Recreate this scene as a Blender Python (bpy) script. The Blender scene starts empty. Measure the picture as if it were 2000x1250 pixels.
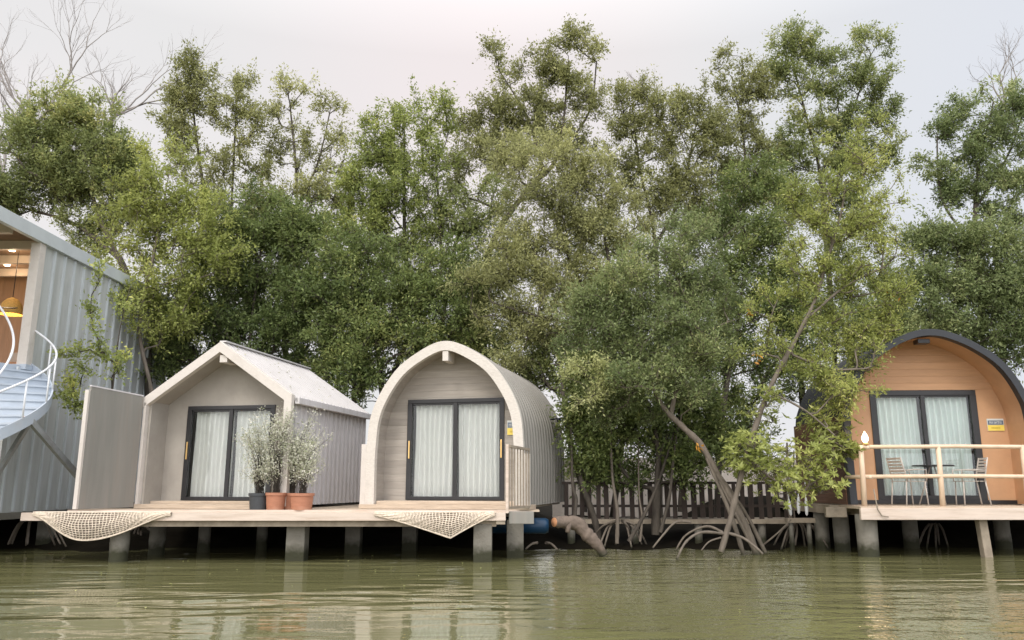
import bpy, bmesh, math, random
import numpy as np
from mathutils import Vector, Matrix
R = math.radians
scene = bpy.context.scene
C = scene.collection
# ---------------------------------------------------------------- camera
F_PX = 1550.0; TILT = math.atan(320 / F_PX); EYE = 1.45
cam = bpy.data.cameras.new('camera'); cam_o = bpy.data.objects.new('camera', cam); C.objects.link(cam_o)
cam.sensor_width = 36; cam.lens = 36 * F_PX / 2000; cam.clip_end = 2000; cam.clip_start = 0.1
cam_o.location = (0, 0, EYE); cam_o.rotation_euler = (R(90) + TILT, 0, 0)
scene.camera = cam_o
# ---------------------------------------------------------------- light
SUN_EL, SUN_AZ = R(46), R(206)          # azimuth clockwise from +Y: behind the camera, to its left
scene.view_settings.view_transform = 'Standard'; scene.view_settings.look = 'None'
scene.view_settings.exposure = 0.0; scene.view_settings.gamma = 1
w = bpy.data.worlds.new('World'); scene.world = w; w.use_nodes = True
nt = w.node_tree; nt.nodes.clear()
def N(t, typ, **kw):
    n = t.nodes.new(typ)
    for k, v in kw.items(): setattr(n, k, v)
    return n
def ramp(t, stops, interp='LINEAR'):
    r = N(t, 'ShaderNodeValToRGB'); r.color_ramp.interpolation = interp
    e = r.color_ramp.elements
    while len(e) < len(stops): e.new(0.5)
    for i, (p, c) in enumerate(stops):
        e[i].position = p; e[i].color = (c[0], c[1], c[2], 1)
    return r
sky = N(nt, 'ShaderNodeTexSky', sky_type='NISHITA', sun_disc=False, sun_elevation=SUN_EL, sun_rotation=SUN_AZ)
bg1 = N(nt, 'ShaderNodeBackground'); bg1.inputs[1].default_value = 0.05
nt.links.new(sky.outputs[0], bg1.inputs[0])
tc = N(nt, 'ShaderNodeTexCoord'); sep = N(nt, 'ShaderNodeSeparateXYZ'); nt.links.new(tc.outputs['Generated'], sep.inputs[0])
nz = N(nt, 'ShaderNodeTexNoise'); nz.inputs['Scale'].default_value = 1.9; nz.inputs['Detail'].default_value = 4; nz.inputs['Roughness'].default_value = 0.45
mp = N(nt, 'ShaderNodeMapping'); mp.inputs['Scale'].default_value = (1, 1, 1.8); mp.inputs['Location'].default_value = (0.35, 0.2, 0.1)
nt.links.new(tc.outputs['Generated'], mp.inputs[0]); nt.links.new(mp.outputs[0], nz.inputs['Vector'])
cr = ramp(nt, [(0.36, (0.84, 0.84, 0.838)), (0.5, (0.87, 0.855, 0.86)), (0.66, (0.93, 0.89, 0.89))])
nt.links.new(nz.outputs['Fac'], cr.inputs[0])
blu = N(nt, 'ShaderNodeMixRGB'); blu.inputs[2].default_value = (0.79, 0.82, 0.89, 1)
mr = N(nt, 'ShaderNodeMapRange'); mr.inputs[1].default_value = 0.12; mr.inputs[2].default_value = 0.6; mr.interpolation_type = 'SMOOTHSTEP'
nt.links.new(sep.outputs[0], mr.inputs[0]); nt.links.new(mr.outputs[0], blu.inputs[0]); nt.links.new(cr.outputs[0], blu.inputs[1])
# an overcast sky is brighter overhead and on the sun's side
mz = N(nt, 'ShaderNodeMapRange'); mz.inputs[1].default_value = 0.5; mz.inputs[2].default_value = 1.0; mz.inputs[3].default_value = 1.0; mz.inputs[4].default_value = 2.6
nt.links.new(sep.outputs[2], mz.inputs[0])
vd = N(nt, 'ShaderNodeVectorMath', operation='DISTANCE'); nt.links.new(tc.outputs['Generated'], vd.inputs[0]); vd.inputs[1].default_value = (-0.05, 0.87, 0.47)
vm = N(nt, 'ShaderNodeMapRange', interpolation_type='SMOOTHSTEP'); vm.inputs[1].default_value = 0.34; vm.inputs[2].default_value = 0.02; vm.inputs[4].default_value = 0.6
vn = N(nt, 'ShaderNodeMath', operation='MULTIPLY_ADD'); vn.inputs[1].default_value = 0.35; nt.links.new(nz.outputs['Fac'], vn.inputs[0]); nt.links.new(vd.outputs['Value'], vn.inputs[2])
vs = N(nt, 'ShaderNodeMath', operation='SUBTRACT'); vs.inputs[1].default_value = 0.175; nt.links.new(vn.outputs[0], vs.inputs[0]); nt.links.new(vs.outputs[0], vm.inputs[0])
pk = N(nt, 'ShaderNodeMixRGB'); pk.inputs[2].default_value = (0.95, 0.845, 0.85, 1); nt.links.new(vm.outputs[0], pk.inputs[0]); nt.links.new(blu.outputs[0], pk.inputs[1])
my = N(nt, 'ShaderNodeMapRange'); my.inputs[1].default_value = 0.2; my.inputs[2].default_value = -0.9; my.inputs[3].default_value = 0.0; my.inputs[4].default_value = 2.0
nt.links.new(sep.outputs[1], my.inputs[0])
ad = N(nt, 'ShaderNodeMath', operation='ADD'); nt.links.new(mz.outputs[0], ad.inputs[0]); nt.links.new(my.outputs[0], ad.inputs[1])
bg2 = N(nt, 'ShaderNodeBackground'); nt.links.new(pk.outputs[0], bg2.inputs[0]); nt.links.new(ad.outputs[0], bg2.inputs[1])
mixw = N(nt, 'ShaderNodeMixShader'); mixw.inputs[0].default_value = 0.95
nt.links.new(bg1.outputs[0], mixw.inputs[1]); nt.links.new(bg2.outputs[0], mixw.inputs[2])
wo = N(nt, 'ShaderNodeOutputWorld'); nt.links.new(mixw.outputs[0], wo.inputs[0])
sl = bpy.data.lights.new('sun', 'SUN'); sl.energy = 1.5; sl.angle = R(14); sl.color = (1, 0.95, 0.88)
so = bpy.data.objects.new('sun', sl); C.objects.link(so)
sd = Vector((math.sin(SUN_AZ) * math.cos(SUN_EL), math.cos(SUN_AZ) * math.cos(SUN_EL), math.sin(SUN_EL)))
so.rotation_euler = sd.to_track_quat('Z', 'Y').to_euler(); so.location = sd * 50

# ---------------------------------------------------------------- measuring
CT, ST = math.cos(TILT), math.sin(TILT)
def P(px, py, Y):
    x = (px - 1000) / F_PX; y = (625 - py) / F_PX
    d = np.array([x, CT - y * ST, ST + y * CT]); d = d * (Y / d[1])
    return np.array([d[0], d[1], d[2] + EYE])
# ---------------------------------------------------------------- materials
def mat(name, col, rough=0.6, var=0.12, scale=4, stretch=(1, 1, 1), bump=0.0, bscale=40, metal=0.0, spec=0.4, dirt=None, dirt_amt=0.0, dscale=2.0, coord='Object'):
    m = bpy.data.materials.new(name); m.use_nodes = True; t = m.node_tree; b = t.nodes['Principled BSDF']
    b.inputs['Roughness'].default_value = rough; b.inputs['Metallic'].default_value = metal
    b.inputs['Specular IOR Level'].default_value = spec
    tc = N(t, 'ShaderNodeTexCoord'); mp = N(t, 'ShaderNodeMapping'); mp.inputs['Scale'].default_value = stretch
    t.links.new(tc.outputs[coord], mp.inputs[0])
    n = N(t, 'ShaderNodeTexNoise'); n.inputs['Scale'].default_value = scale; n.inputs['Detail'].default_value = 6; n.inputs['Roughness'].default_value = 0.6
    t.links.new(mp.outputs[0], n.inputs['Vector'])
    lo = [max(0, c * (1 - var)) for c in col]; hi = [min(1, c * (1 + var)) for c in col]
    r = ramp(t, [(0.3, lo), (0.7, hi)]); t.links.new(n.outputs['Fac'], r.inputs[0])
    out = r.outputs[0]
    if dirt:
        n2 = N(t, 'ShaderNodeTexNoise'); n2.inputs['Scale'].default_value = dscale; n2.inputs['Detail'].default_value = 8; n2.inputs['Roughness'].default_value = 0.7
        t.links.new(mp.outputs[0], n2.inputs['Vector'])
        r2 = ramp(t, [(0.48, (0, 0, 0)), (0.72, (dirt_amt,) * 3)]); t.links.new(n2.outputs['Fac'], r2.inputs[0])
        mx = N(t, 'ShaderNodeMixRGB'); mx.inputs[2].default_value = (*dirt, 1)
        t.links.new(r2.outputs[0], mx.inputs[0]); t.links.new(out, mx.inputs[1]); out = mx.outputs[0]
    t.links.new(out, b.inputs['Base Color'])
    if bump:
        n3 = N(t, 'ShaderNodeTexNoise'); n3.inputs['Scale'].default_value = bscale; n3.inputs['Detail'].default_value = 5
        t.links.new(mp.outputs[0], n3.inputs['Vector'])
        bp = N(t, 'ShaderNodeBump'); bp.inputs['Strength'].default_value = bump; bp.inputs['Distance'].default_value = 0.02
        t.links.new(n3.outputs['Fac'], bp.inputs['Height']); t.links.new(bp.outputs[0], b.inputs['Normal'])
    return m
def lined(name, col, axis='Z', period=0.14, **kw):      # boards: fine joint lines
    m = mat(name, col, **kw); t = m.node_tree; b = t.nodes['Principled BSDF']
    tc = N(t, 'ShaderNodeTexCoord'); s = N(t, 'ShaderNodeSeparateXYZ'); t.links.new(tc.outputs['Object'], s.inputs[0])
    d = N(t, 'ShaderNodeMath', operation='DIVIDE'); d.inputs[1].default_value = period; t.links.new(s.outputs[axis], d.inputs[0])
    fr = N(t, 'ShaderNodeMath', operation='FRACT'); t.links.new(d.outputs[0], fr.inputs[0])
    r = ramp(t, [(0.0, (0, 0, 0)), (0.07, (1, 1, 1)), (0.94, (1, 1, 1)), (1.0, (0, 0, 0))]); t.links.new(fr.outputs[0], r.inputs[0])
    fl = N(t, 'ShaderNodeMath', operation='FLOOR'); t.links.new(d.outputs[0], fl.inputs[0])
    wn = N(t, 'ShaderNodeTexWhiteNoise', noise_dimensions='1D'); t.links.new(fl.outputs[0], wn.inputs['W'])
    src = b.inputs['Base Color'].links[0].from_socket
    mm = N(t, 'ShaderNodeMapRange'); mm.inputs[3].default_value = 0.88; mm.inputs[4].default_value = 1.08; t.links.new(wn.outputs[0], mm.inputs[0])
    mu = N(t, 'ShaderNodeVectorMath', operation='SCALE'); t.links.new(src, mu.inputs[0]); t.links.new(mm.outputs[0], mu.inputs['Scale'])
    t.links.new(mu.outputs[0], b.inputs['Base Color'])
    bp = N(t, 'ShaderNodeBump'); bp.inputs['Strength'].default_value = 0.65; bp.inputs['Distance'].default_value = 0.009
    t.links.new(r.outputs[0], bp.inputs['Height']); t.links.new(bp.outputs[0], b.inputs['Normal'])
    return m
def glass():
    m = bpy.data.materials.new('door_glass'); m.use_nodes = True; t = m.node_tree; t.nodes.clear()
    o = N(t, 'ShaderNodeOutputMaterial'); tr = N(t, 'ShaderNodeBsdfTransparent'); tr.inputs[0].default_value = (0.97, 0.98, 0.97, 1)
    g = N(t, 'ShaderNodeBsdfGlossy'); g.inputs['Roughness'].default_value = 0.03
    f = N(t, 'ShaderNodeFresnel'); f.inputs[0].default_value = 1.45; mx = N(t, 'ShaderNodeMixShader')
    nn = N(t, 'ShaderNodeTexNoise'); nn.inputs['Scale'].default_value = 0.8
    bp = N(t, 'ShaderNodeBump'); bp.inputs['Strength'].default_value = 0.2; bp.inputs['Distance'].default_value = 0.02
    t.links.new(nn.outputs['Fac'], bp.inputs['Height']); t.links.new(bp.outputs[0], g.inputs['Normal'])
    t.links.new(f.outputs[0], mx.inputs[0]); t.links.new(tr.outputs[0], mx.inputs[1]); t.links.new(g.outputs[0], mx.inputs[2]); t.links.new(mx.outputs[0], o.inputs[0])
    return m
def leafmat(name, c0, c1, c2=None, trans=0.45, rough=0.5):
    m = bpy.data.materials.new(name); m.use_nodes = True; t = m.node_tree; t.nodes.clear()
    o = N(t, 'ShaderNodeOutputMaterial'); a = N(t, 'ShaderNodeAttribute'); a.attribute_name = 'tint'
    st = [(0.0, c0), (0.75, c1), (1.0, c2 or c1)]
    r = ramp(t, st); t.links.new(a.outputs['Fac'], r.inputs[0])
    b = N(t, 'ShaderNodeBsdfPrincipled'); b.inputs['Roughness'].default_value = rough; b.inputs['Specular IOR Level'].default_value = 0.35
    tl = N(t, 'ShaderNodeBsdfTranslucent'); mx = N(t, 'ShaderNodeMixShader'); mx.inputs[0].default_value = trans
    t.links.new(r.outputs[0], b.inputs['Base Color']); t.links.new(r.outputs[0], tl.inputs[0])
    t.links.new(b.outputs[0], mx.inputs[1]); t.links.new(tl.outputs[0], mx.inputs[2]); t.links.new(mx.outputs[0], o.inputs[0])
    return m
def emit(name, col, s):
    m = bpy.data.materials.new(name); m.use_nodes = True; b = m.node_tree.nodes['Principled BSDF']
    b.inputs['Base Color'].default_value = (*col, 1); b.inputs['Emission Color'].default_value = (*col, 1); b.inputs['Emission Strength'].default_value = s
    return m
def tide(m, z=.24, col=(0.035, 0.035, 0.018)):
    t = m.node_tree; b = t.nodes['Principled BSDF']; src = b.inputs['Base Color'].links[0].from_socket
    g = N(t, 'ShaderNodeNewGeometry'); s_ = N(t, 'ShaderNodeSeparateXYZ'); t.links.new(g.outputs['Position'], s_.inputs[0])
    n = N(t, 'ShaderNodeTexNoise'); n.inputs['Scale'].default_value = 9; n.inputs['Detail'].default_value = 5; t.links.new(g.outputs['Position'], n.inputs['Vector'])
    a = N(t, 'ShaderNodeMath', operation='MULTIPLY_ADD'); a.inputs[1].default_value = .22; t.links.new(n.outputs['Fac'], a.inputs[0]); t.links.new(s_.outputs[2], a.inputs[2])
    r = N(t, 'ShaderNodeMapRange'); r.inputs[1].default_value = z + .20; r.inputs[2].default_value = z + .02; t.links.new(a.outputs[0], r.inputs[0])
    x = N(t, 'ShaderNodeMixRGB'); x.inputs[2].default_value = (*col, 1); t.links.new(r.outputs[0], x.inputs[0]); t.links.new(src, x.inputs[1]); t.links.new(x.outputs[0], b.inputs['Base Color'])
M = dict(
    trim=mat('cream_trim', (0.60, 0.55, 0.50), 0.6, 0.08, 3, bump=0.25, bscale=30, dirt=(0.34, 0.30, 0.25), dirt_amt=0.5, dscale=3),
    stone_trim=mat('woven_trim', (0.585, 0.54, 0.485), 0.8, 0.09, 14, (1, 1, 2.5), bump=0.4, bscale=18, dirt=(0.36, 0.32, 0.27), dirt_amt=0.3),
    white=mat('white_paint', (0.72, 0.73, 0.75), 0.4, 0.05, 6, dirt=(0.4, 0.36, 0.3), dirt_amt=0.2),
    blue_white=mat('pale_blue_paint', (0.42, 0.47, 0.53), 0.45, 0.08, 4, dirt=(0.33, 0.31, 0.29), dirt_amt=0.4),
    roof=mat('white_roof_metal', (0.55, 0.53, 0.52), 0.5, 0.06, 3, dirt=(0.36, 0.33, 0.30), dirt_amt=0.25, dscale=1.5),
    siding=mat('grey_metal_siding', (0.60, 0.575, 0.575), 0.5, 0.08, 2, (3, 3, 0.4), dirt=(0.26, 0.24, 0.21), dirt_amt=0.55),
    bld=mat('blue_grey_siding', (0.46, 0.47, 0.455), 0.5, 0.07, 1.5, (3, 3, 0.3), dirt=(0.26, 0.26, 0.24), dirt_amt=0.6),
    bld_light=mat('flashing_and_lit_ribs', (0.52, 0.55, 0.56), 0.5, 0.07, 2),
    panel=mat('plain_grey_sheet', (0.235, 0.225, 0.20), 0.55, 0.14, 1.6, (3, 3, 0.25), dirt=(0.28, 0.22, 0.18), dirt_amt=0.4),
    wallgrey=mat('taupe_board', (0.35, 0.32, 0.28), 0.7, 0.08, 2.5, bump=0.1, dirt=(0.2, 0.17, 0.14), dirt_amt=0.2),
    podwall=lined('taupe_clapboard', (0.345, 0.31, 0.27), 'Z', 0.15, rough=0.7, var=0.1, scale=3, stretch=(0.6, 1, 6)),
    orange=lined('orange_clapboard', (0.52, 0.30, 0.165), 'Z', 0.16, rough=0.6, var=0.08, scale=3, stretch=(0.6, 1, 6)),
    orange_plain=mat('orange_sheet', (0.52, 0.30, 0.165), 0.55, 0.07, 3),
    redwood=lined('red_brown_boards', (0.15, 0.075, 0.045), 'Z', 0.09, rough=0.6, var=0.25, scale=4, stretch=(1, 0.4, 5)),
    podmetal=mat('ribbed_taupe_metal', (0.30, 0.28, 0.25), 0.5, 0.08, 2, (1, 3, 0.5), dirt=(0.18, 0.16, 0.14), dirt_amt=0.5),
    black=mat('charcoal_metal', (0.022, 0.024, 0.028), 0.4, 0.15, 4),
    frame=mat('black_aluminium', (0.022, 0.021, 0.022), 0.35, 0.15, 5),
    curtain=mat('white_curtain', (0.88, 0.88, 0.86), 0.9, 0.03, 3),
    curtain_b=mat('pale_green_curtain', (0.82, 0.89, 0.87), 0.9, 0.03, 3),
    gold=mat('brass', (0.75, 0.5, 0.2), 0.3, 0.05, 3, metal=0.7),
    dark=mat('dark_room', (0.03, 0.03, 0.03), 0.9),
    glass=glass(),
    deck=mat('bleached_planks', (0.52, 0.42, 0.32), 0.75, 0.16, 5, (0.5, 6, 6), bump=0.3, dirt=(0.25, 0.17, 0.11), dirt_amt=0.5, dscale=3),
    fascia=mat('cream_fascia_board', (0.60, 0.50, 0.42), 0.65, 0.08, 3, (0.4, 3, 6), bump=0.2, dirt=(0.33, 0.22, 0.14), dirt_amt=0.5, dscale=2.5),
    joist=mat('weathered_joist', (0.30, 0.25, 0.19), 0.8, 0.2, 5, dirt=(0.1, 0.07, 0.05), dirt_amt=0.6),
    concrete=mat('pile_concrete', (0.20, 0.185, 0.155), 0.85, 0.18, 4, bump=0.5, bscale=20, dirt=(0.07, 0.06, 0.045), dirt_amt=0.7),
    timber=mat('peeled_timber', (0.66, 0.50, 0.36), 0.6, 0.1, 6, (1, 1, 0.5), dirt=(0.4, 0.25, 0.15), dirt_amt=0.4),
    net=mat('cream_rope', (0.68, 0.58, 0.47), 0.85, 0.2, 20),
    terra=mat('terracotta', (0.36, 0.16, 0.095), 0.75, 0.12, 6, (1, 1, 3), dirt=(0.5, 0.33, 0.24), dirt_amt=0.4),
    potblack=mat('black_plastic_pot', (0.045, 0.05, 0.055), 0.5, 0.1, 6),
    soil=mat('potting_soil', (0.06, 0.045, 0.03), 0.95, 0.2, 10),
    bark=mat('grey_brown_bark', (0.07, 0.058, 0.046), 0.9, 0.35, 8, (1, 1, 0.35), bump=0.7, bscale=30),
    barkl=mat('pale_bark', (0.145, 0.12, 0.095), 0.9, 0.3, 8, (1, 1, 0.35), bump=0.7, bscale=30),
    bare=mat('bare_grey_bark', (0.30, 0.27, 0.25), 0.9, 0.15, 8),
    fence=mat('dark_fence_wood', (0.035, 0.025, 0.02), 0.9, spec=0.15, var=0.35) if False else mat('dark_fence_wood', (0.038, 0.027, 0.022), 0.85, 0.35, 6, (1, 1, 0.5)),
    palewall=mat('pinkish_render', (0.85, 0.75, 0.67), 0.85, 0.1, 1.5, dirt=(0.4, 0.3, 0.24), dirt_amt=0.4),
    mud=mat('dark_mud', (0.012, 0.010, 0.007), 0.95, 0.35, 3, bump=0.5, bscale=8, spec=0.03),
    ply=lined('warm_plywood', (0.50, 0.30, 0.18), 'X', 0.3, rough=0.6, var=0.1, scale=4, stretch=(4, 1, 0.4)),
    ceil=lined('brown_corrugated_ceiling', (0.24, 0.16, 0.11), 'X', 0.2, rough=0.6, var=0.15),
    beam=mat('pale_wood_beam', (0.55, 0.47, 0.40), 0.6, 0.1, 4),
    wicker=mat('woven_wicker', (0.70, 0.42, 0.12), 0.7, 0.25, 40),
    steel=mat('galvanised_steel', (0.26, 0.27, 0.27), 0.45, 0.2, 5, metal=0.3, dirt=(0.15, 0.1, 0.07), dirt_amt=0.4),
    blue=mat('blue_plastic', (0.01, 0.045, 0.10), 0.4, 0.15, 4),
    cut=mat('orange_cut_wood', (0.45, 0.22, 0.11), 0.85, 0.2, 14),
    logb=mat('log_bark', (0.15, 0.115, 0.09), 0.9, 0.3, 9, bump=0.8, bscale=14),
    sign_blue=mat('blue_grey_print', (0.12, 0.16, 0.22), 0.5, 0.1, 10),
    sign_yellow=mat('yellow_print', (0.80, 0.62, 0.12), 0.5, 0.06, 6),
    sign_white=mat('white_print', (0.62, 0.64, 0.62), 0.5, 0.05, 6),
    sign_gold=mat('ochre_print', (0.48, 0.34, 0.04), 0.5, 0.05, 6),
    chair=mat('pale_rattan', (0.50, 0.45, 0.40), 0.6, 0.15, 12),
    light=emit('warm_bulb', (1.0, 0.80, 0.55), 9),
    flame=emit('flame_bulb', (1.0, 0.83, 0.66), 5),
)
tide(M['concrete']); tide(M['barkl'], .1); tide(M['logb'], .12)
L = dict(
    dark=leafmat('dark_green_leaf', (0.176, 0.213, 0.079), (0.360, 0.402, 0.150), (0.552, 0.535, 0.212)),
    deep=leafmat('deep_green_leaf', (0.119, 0.165, 0.055), (0.278, 0.334, 0.115), (0.478, 0.500, 0.179)),
    mid=leafmat('mid_green_leaf', (0.210, 0.256, 0.077), (0.430, 0.478, 0.149), (0.652, 0.644, 0.210)),
    yel=leafmat('yellow_green_leaf', (0.266, 0.306, 0.084), (0.449, 0.486, 0.147), (0.622, 0.617, 0.218)),
    olive=leafmat('olive_leaf', (0.272, 0.281, 0.118), (0.471, 0.474, 0.209), (0.668, 0.651, 0.308)),
    bluegr=leafmat('cool_green_leaf', (0.169, 0.217, 0.087), (0.325, 0.375, 0.158), (0.530, 0.544, 0.249)),
    brownol=leafmat('brown_olive_leaf', (0.216, 0.225, 0.088), (0.375, 0.383, 0.161), (0.544, 0.534, 0.235)),
    pale=leafmat('pale_variegated_leaf', (0.30, 0.36, 0.17), (0.70, 0.69, 0.58), (0.85, 0.83, 0.74)),
    orangel=leafmat('orange_dead_leaf', (0.55, 0.25, 0.04), (0.75, 0.4, 0.08)),
)
# ---------------------------------------------------------------- mesh helpers
class MB:
    def __init__(s): s.v = []; s.f = []; s.sm = False
    def box(s, c, d, rz=0, rx=0, ry=0):
        m = Matrix.Translation(c) @ Matrix.Rotation(rz, 4, 'Z') @ Matrix.Rotation(ry, 4, 'Y') @ Matrix.Rotation(rx, 4, 'X')
        o = len(s.v)
        for x in (-.5, .5):
            for y in (-.5, .5):
                for z in (-.5, .5): s.v.append(tuple(m @ Vector((x * d[0], y * d[1], z * d[2]))))
        s.f += [tuple(o + i for i in q) for q in ((0, 1, 3, 2), (4, 6, 7, 5), (0, 4, 5, 1), (2, 3, 7, 6), (0, 2, 6, 4), (1, 5, 7, 3))]
        return s
    def bb(s, x0, x1, y0, y1, z0, z1): return s.box(((x0 + x1) / 2, (y0 + y1) / 2, (z0 + z1) / 2), (x1 - x0, y1 - y0, z1 - z0))
    def beam(s, a, b, w_, h_, up=(0, 0, 1)):
        a = Vector(a); b = Vector(b); d = (b - a); ln = d.length; d.normalize()
        u = Vector(up); sx = d.cross(u)
        if sx.length < 1e-3: sx = d.cross(Vector((0, 1, 0)))
        sx.normalize(); uz = sx.cross(d).normalized(); o = len(s.v)
        for t in (0, ln):
            for i, j in ((-1, -1), (1, -1), (1, 1), (-1, 1)): s.v.append(tuple(a + d * t + sx * (i * w_ / 2) + uz * (j * h_ / 2)))
        s.f += [tuple(o + i for i in q) for q in ((3, 2, 1, 0), (4, 5, 6, 7), (0, 1, 5, 4), (1, 2, 6, 5), (2, 3, 7, 6), (3, 0, 4, 7))]
        return s
    def tube(s, pts, rad, n=8, cap=True, smooth=True):
        pts = [Vector(p) for p in pts]; k = len(pts)
        if not hasattr(rad, '__len__'): rad = [rad] * k
        o = len(s.v); prev = None
        for i, p in enumerate(pts):
            d = (pts[min(i + 1, k - 1)] - pts[max(i - 1, 0)]).normalized()
            if prev is None:
                a = Vector((0, 0, 1)) if abs(d.z) < .9 else Vector((1, 0, 0)); x = d.cross(a).normalized()
            else: x = (prev - d * prev.dot(d)).normalized()
            prev = x; y = d.cross(x)
            for j in range(n):
                t = 2 * math.pi * j / n; s.v.append(tuple(p + (x * math.cos(t) + y * math.sin(t)) * rad[i]))
        for i in range(k - 1):
            for j in range(n):
                s.f.append((o + i * n + j, o + i * n + (j + 1) % n, o + (i + 1) * n + (j + 1) % n, o + (i + 1) * n + j))
        if cap:
            s.f.append(tuple(o + j for j in range(n))[::-1]); s.f.append(tuple(o + (k - 1) * n + j for j in range(n)))
        if smooth: s.sm = True
        return s
    def prism(s, poly, y0, y1):          # poly in x,z (simple strip-safe polygon)
        o = len(s.v); n = len(poly)
        for y in (y0, y1):
            for x, z in poly: s.v.append((x, y, z))
        s.f.append(tuple(o + i for i in range(n))); s.f.append(tuple(o + n + i for i in range(n))[::-1])
        for i in range(n): s.f.append((o + i, o + (i + 1) % n, o + n + (i + 1) % n, o + n + i)[::-1])
        return s
    def band(s, outer, inner, y0, y1):   # a band between two open profiles, given depth
        o = len(s.v); n = len(outer)
        for pr in (outer, inner):
            for y in (y0, y1):
                for x, z in pr: s.v.append((x, y, z))
        O0, O1, I0, I1 = o, o + n, o + 2 * n, o + 3 * n
        for i in range(n - 1):
            s.f += [(O0 + i, O0 + i + 1, I0 + i + 1, I0 + i), (O1 + i + 1, O1 + i, I1 + i, I1 + i + 1), (O0 + i + 1, O0 + i, O1 + i, O1 + i + 1), (I0 + i, I0 + i + 1, I1 + i + 1, I1 + i)]
        for i in (0, n - 1): s.f.append((O0 + i, O1 + i, I1 + i, I0 + i))
        return s
    def grid(s, fn, nu, nv):
        o = len(s.v)
        for i in range(nu):
            for j in range(nv): s.v.append(tuple(fn(i / (nu - 1), j / (nv - 1))))
        for i in range(nu - 1):
            for j in range(nv - 1): s.f.append((o + i * nv + j, o + (i + 1) * nv + j, o + (i + 1) * nv + j + 1, o + i * nv + j + 1))
        return s
    def lathe(s, c, prof, n=20, ripple=0, k=0):
        o = len(s.v)
        for r, z in prof:
            for j in range(n):
                t = 2 * math.pi * j / n; rr = r * (1 + ripple * math.cos(k * t))
                s.v.append((c[0] + rr * math.cos(t), c[1] + rr * math.sin(t), c[2] + z))
        for i in range(len(prof) - 1):
            for j in range(n): s.f.append((o + i * n + j, o + i * n + (j + 1) % n, o + (i + 1) * n + (j + 1) % n, o + (i + 1) * n + j))
        return s
    def build(s, name, material, parent=None, smooth=None, bevel=0, world=False, extra=()):
        me = bpy.data.meshes.new(name); v = s.v
        if world and parent is not None:
            q = parent
            lo = Vector((0, 0, 0))
            while q is not None: lo += q.location; q = q.parent
            v = [(a[0] - lo.x, a[1] - lo.y, a[2] - lo.z) for a in v]
        me.from_pydata(v, [], s.f); me.materials.append(material)
        if smooth if smooth is not None else s.sm:
            me.polygons.foreach_set('use_smooth', [True] * len(me.polygons))
        bm = bmesh.new(); bm.from_mesh(me); bmesh.ops.recalc_face_normals(bm, faces=bm.faces); bm.to_mesh(me); bm.free()
        o = bpy.data.objects.new(name, me); C.objects.link(o); o.parent = parent
        if bevel:
            b = o.modifiers.new('bevel', 'BEVEL'); b.width = bevel; b.segments = 2; b.limit_method = 'ANGLE'
        return o
def tag(o, label, cat, group=None, kind=None):
    o['label'] = label
    if cat: o['category'] = cat
    if group: o['group'] = group
    if kind: o['kind'] = kind
    return o
def thing(name, label, cat, loc=(0, 0, 0), rz=0, group=None):
    o = bpy.data.objects.new(name, None); C.objects.link(o); o.location = [float(a) for a in loc]; o.rotation_euler = (0, 0, rz); o.empty_display_size = .2
    return tag(o, label, cat, group)
def struct(o): o['kind'] = 'structure'; return o

# ---------------------------------------------------------------- ground, water
def ground():
    nx, ny = 160, 120; rng = random.Random(5)
    xs = [-200 + 400 * (i / (nx - 1)) for i in range(nx)]
    m = MB(); rs = np.random.RandomState(3); ph = rs.rand(6) * 6
    def bank(x, y):
        s = 18.9 + 0.5 * math.sin(x * .5 + ph[0]) + .3 * math.sin(x * 1.3 + ph[1])
        t = max(-1, min(1, (y - s) / 2.2))
        sd_ = max(0, min(1, max(.6 - x, x - 6.8) + .5)); z = .27 * t + (.43 * sd_ if t > 0 else .15) * t + (.26 * max(0, min(1, (y - 20.3) / .8)) * max(0, min(1, max(.6 - x, x - 6.8) + .5)))  # extra rise behind the cabins is shaped to block sky light under the floors
        return z + .05 * math.sin(x * 2.1 + y * 1.7 + ph[2]) + .04 * math.sin(x * 4.3 - y * 3.1 + ph[3])
    ys = [14.5 + .25 * i for i in range(60)] + [30 + 3 * i for i in range(10)] + [60, 80, 120, 200, 400, 900]
    xs = [-900, -400, -200, -100, -60, -40, -30] + [-25 + .4 * i for i in range(126)] + [30, 40, 60, 100, 200, 400, 900]
    o = 0
    for x in xs:
        for y in ys: m.v.append((x, y, bank(x, y) if y < 60 else .9))
    n = len(ys)
    for i in range(len(xs) - 1):
        for j in range(n - 1): m.f.append((i * n + j, (i + 1) * n + j, (i + 1) * n + j + 1, i * n + j + 1))
    g = m.build('ground', M['mud'], smooth=True); struct(g); g['label'] = 'dark muddy bank rising behind the water'
ground()
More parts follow.
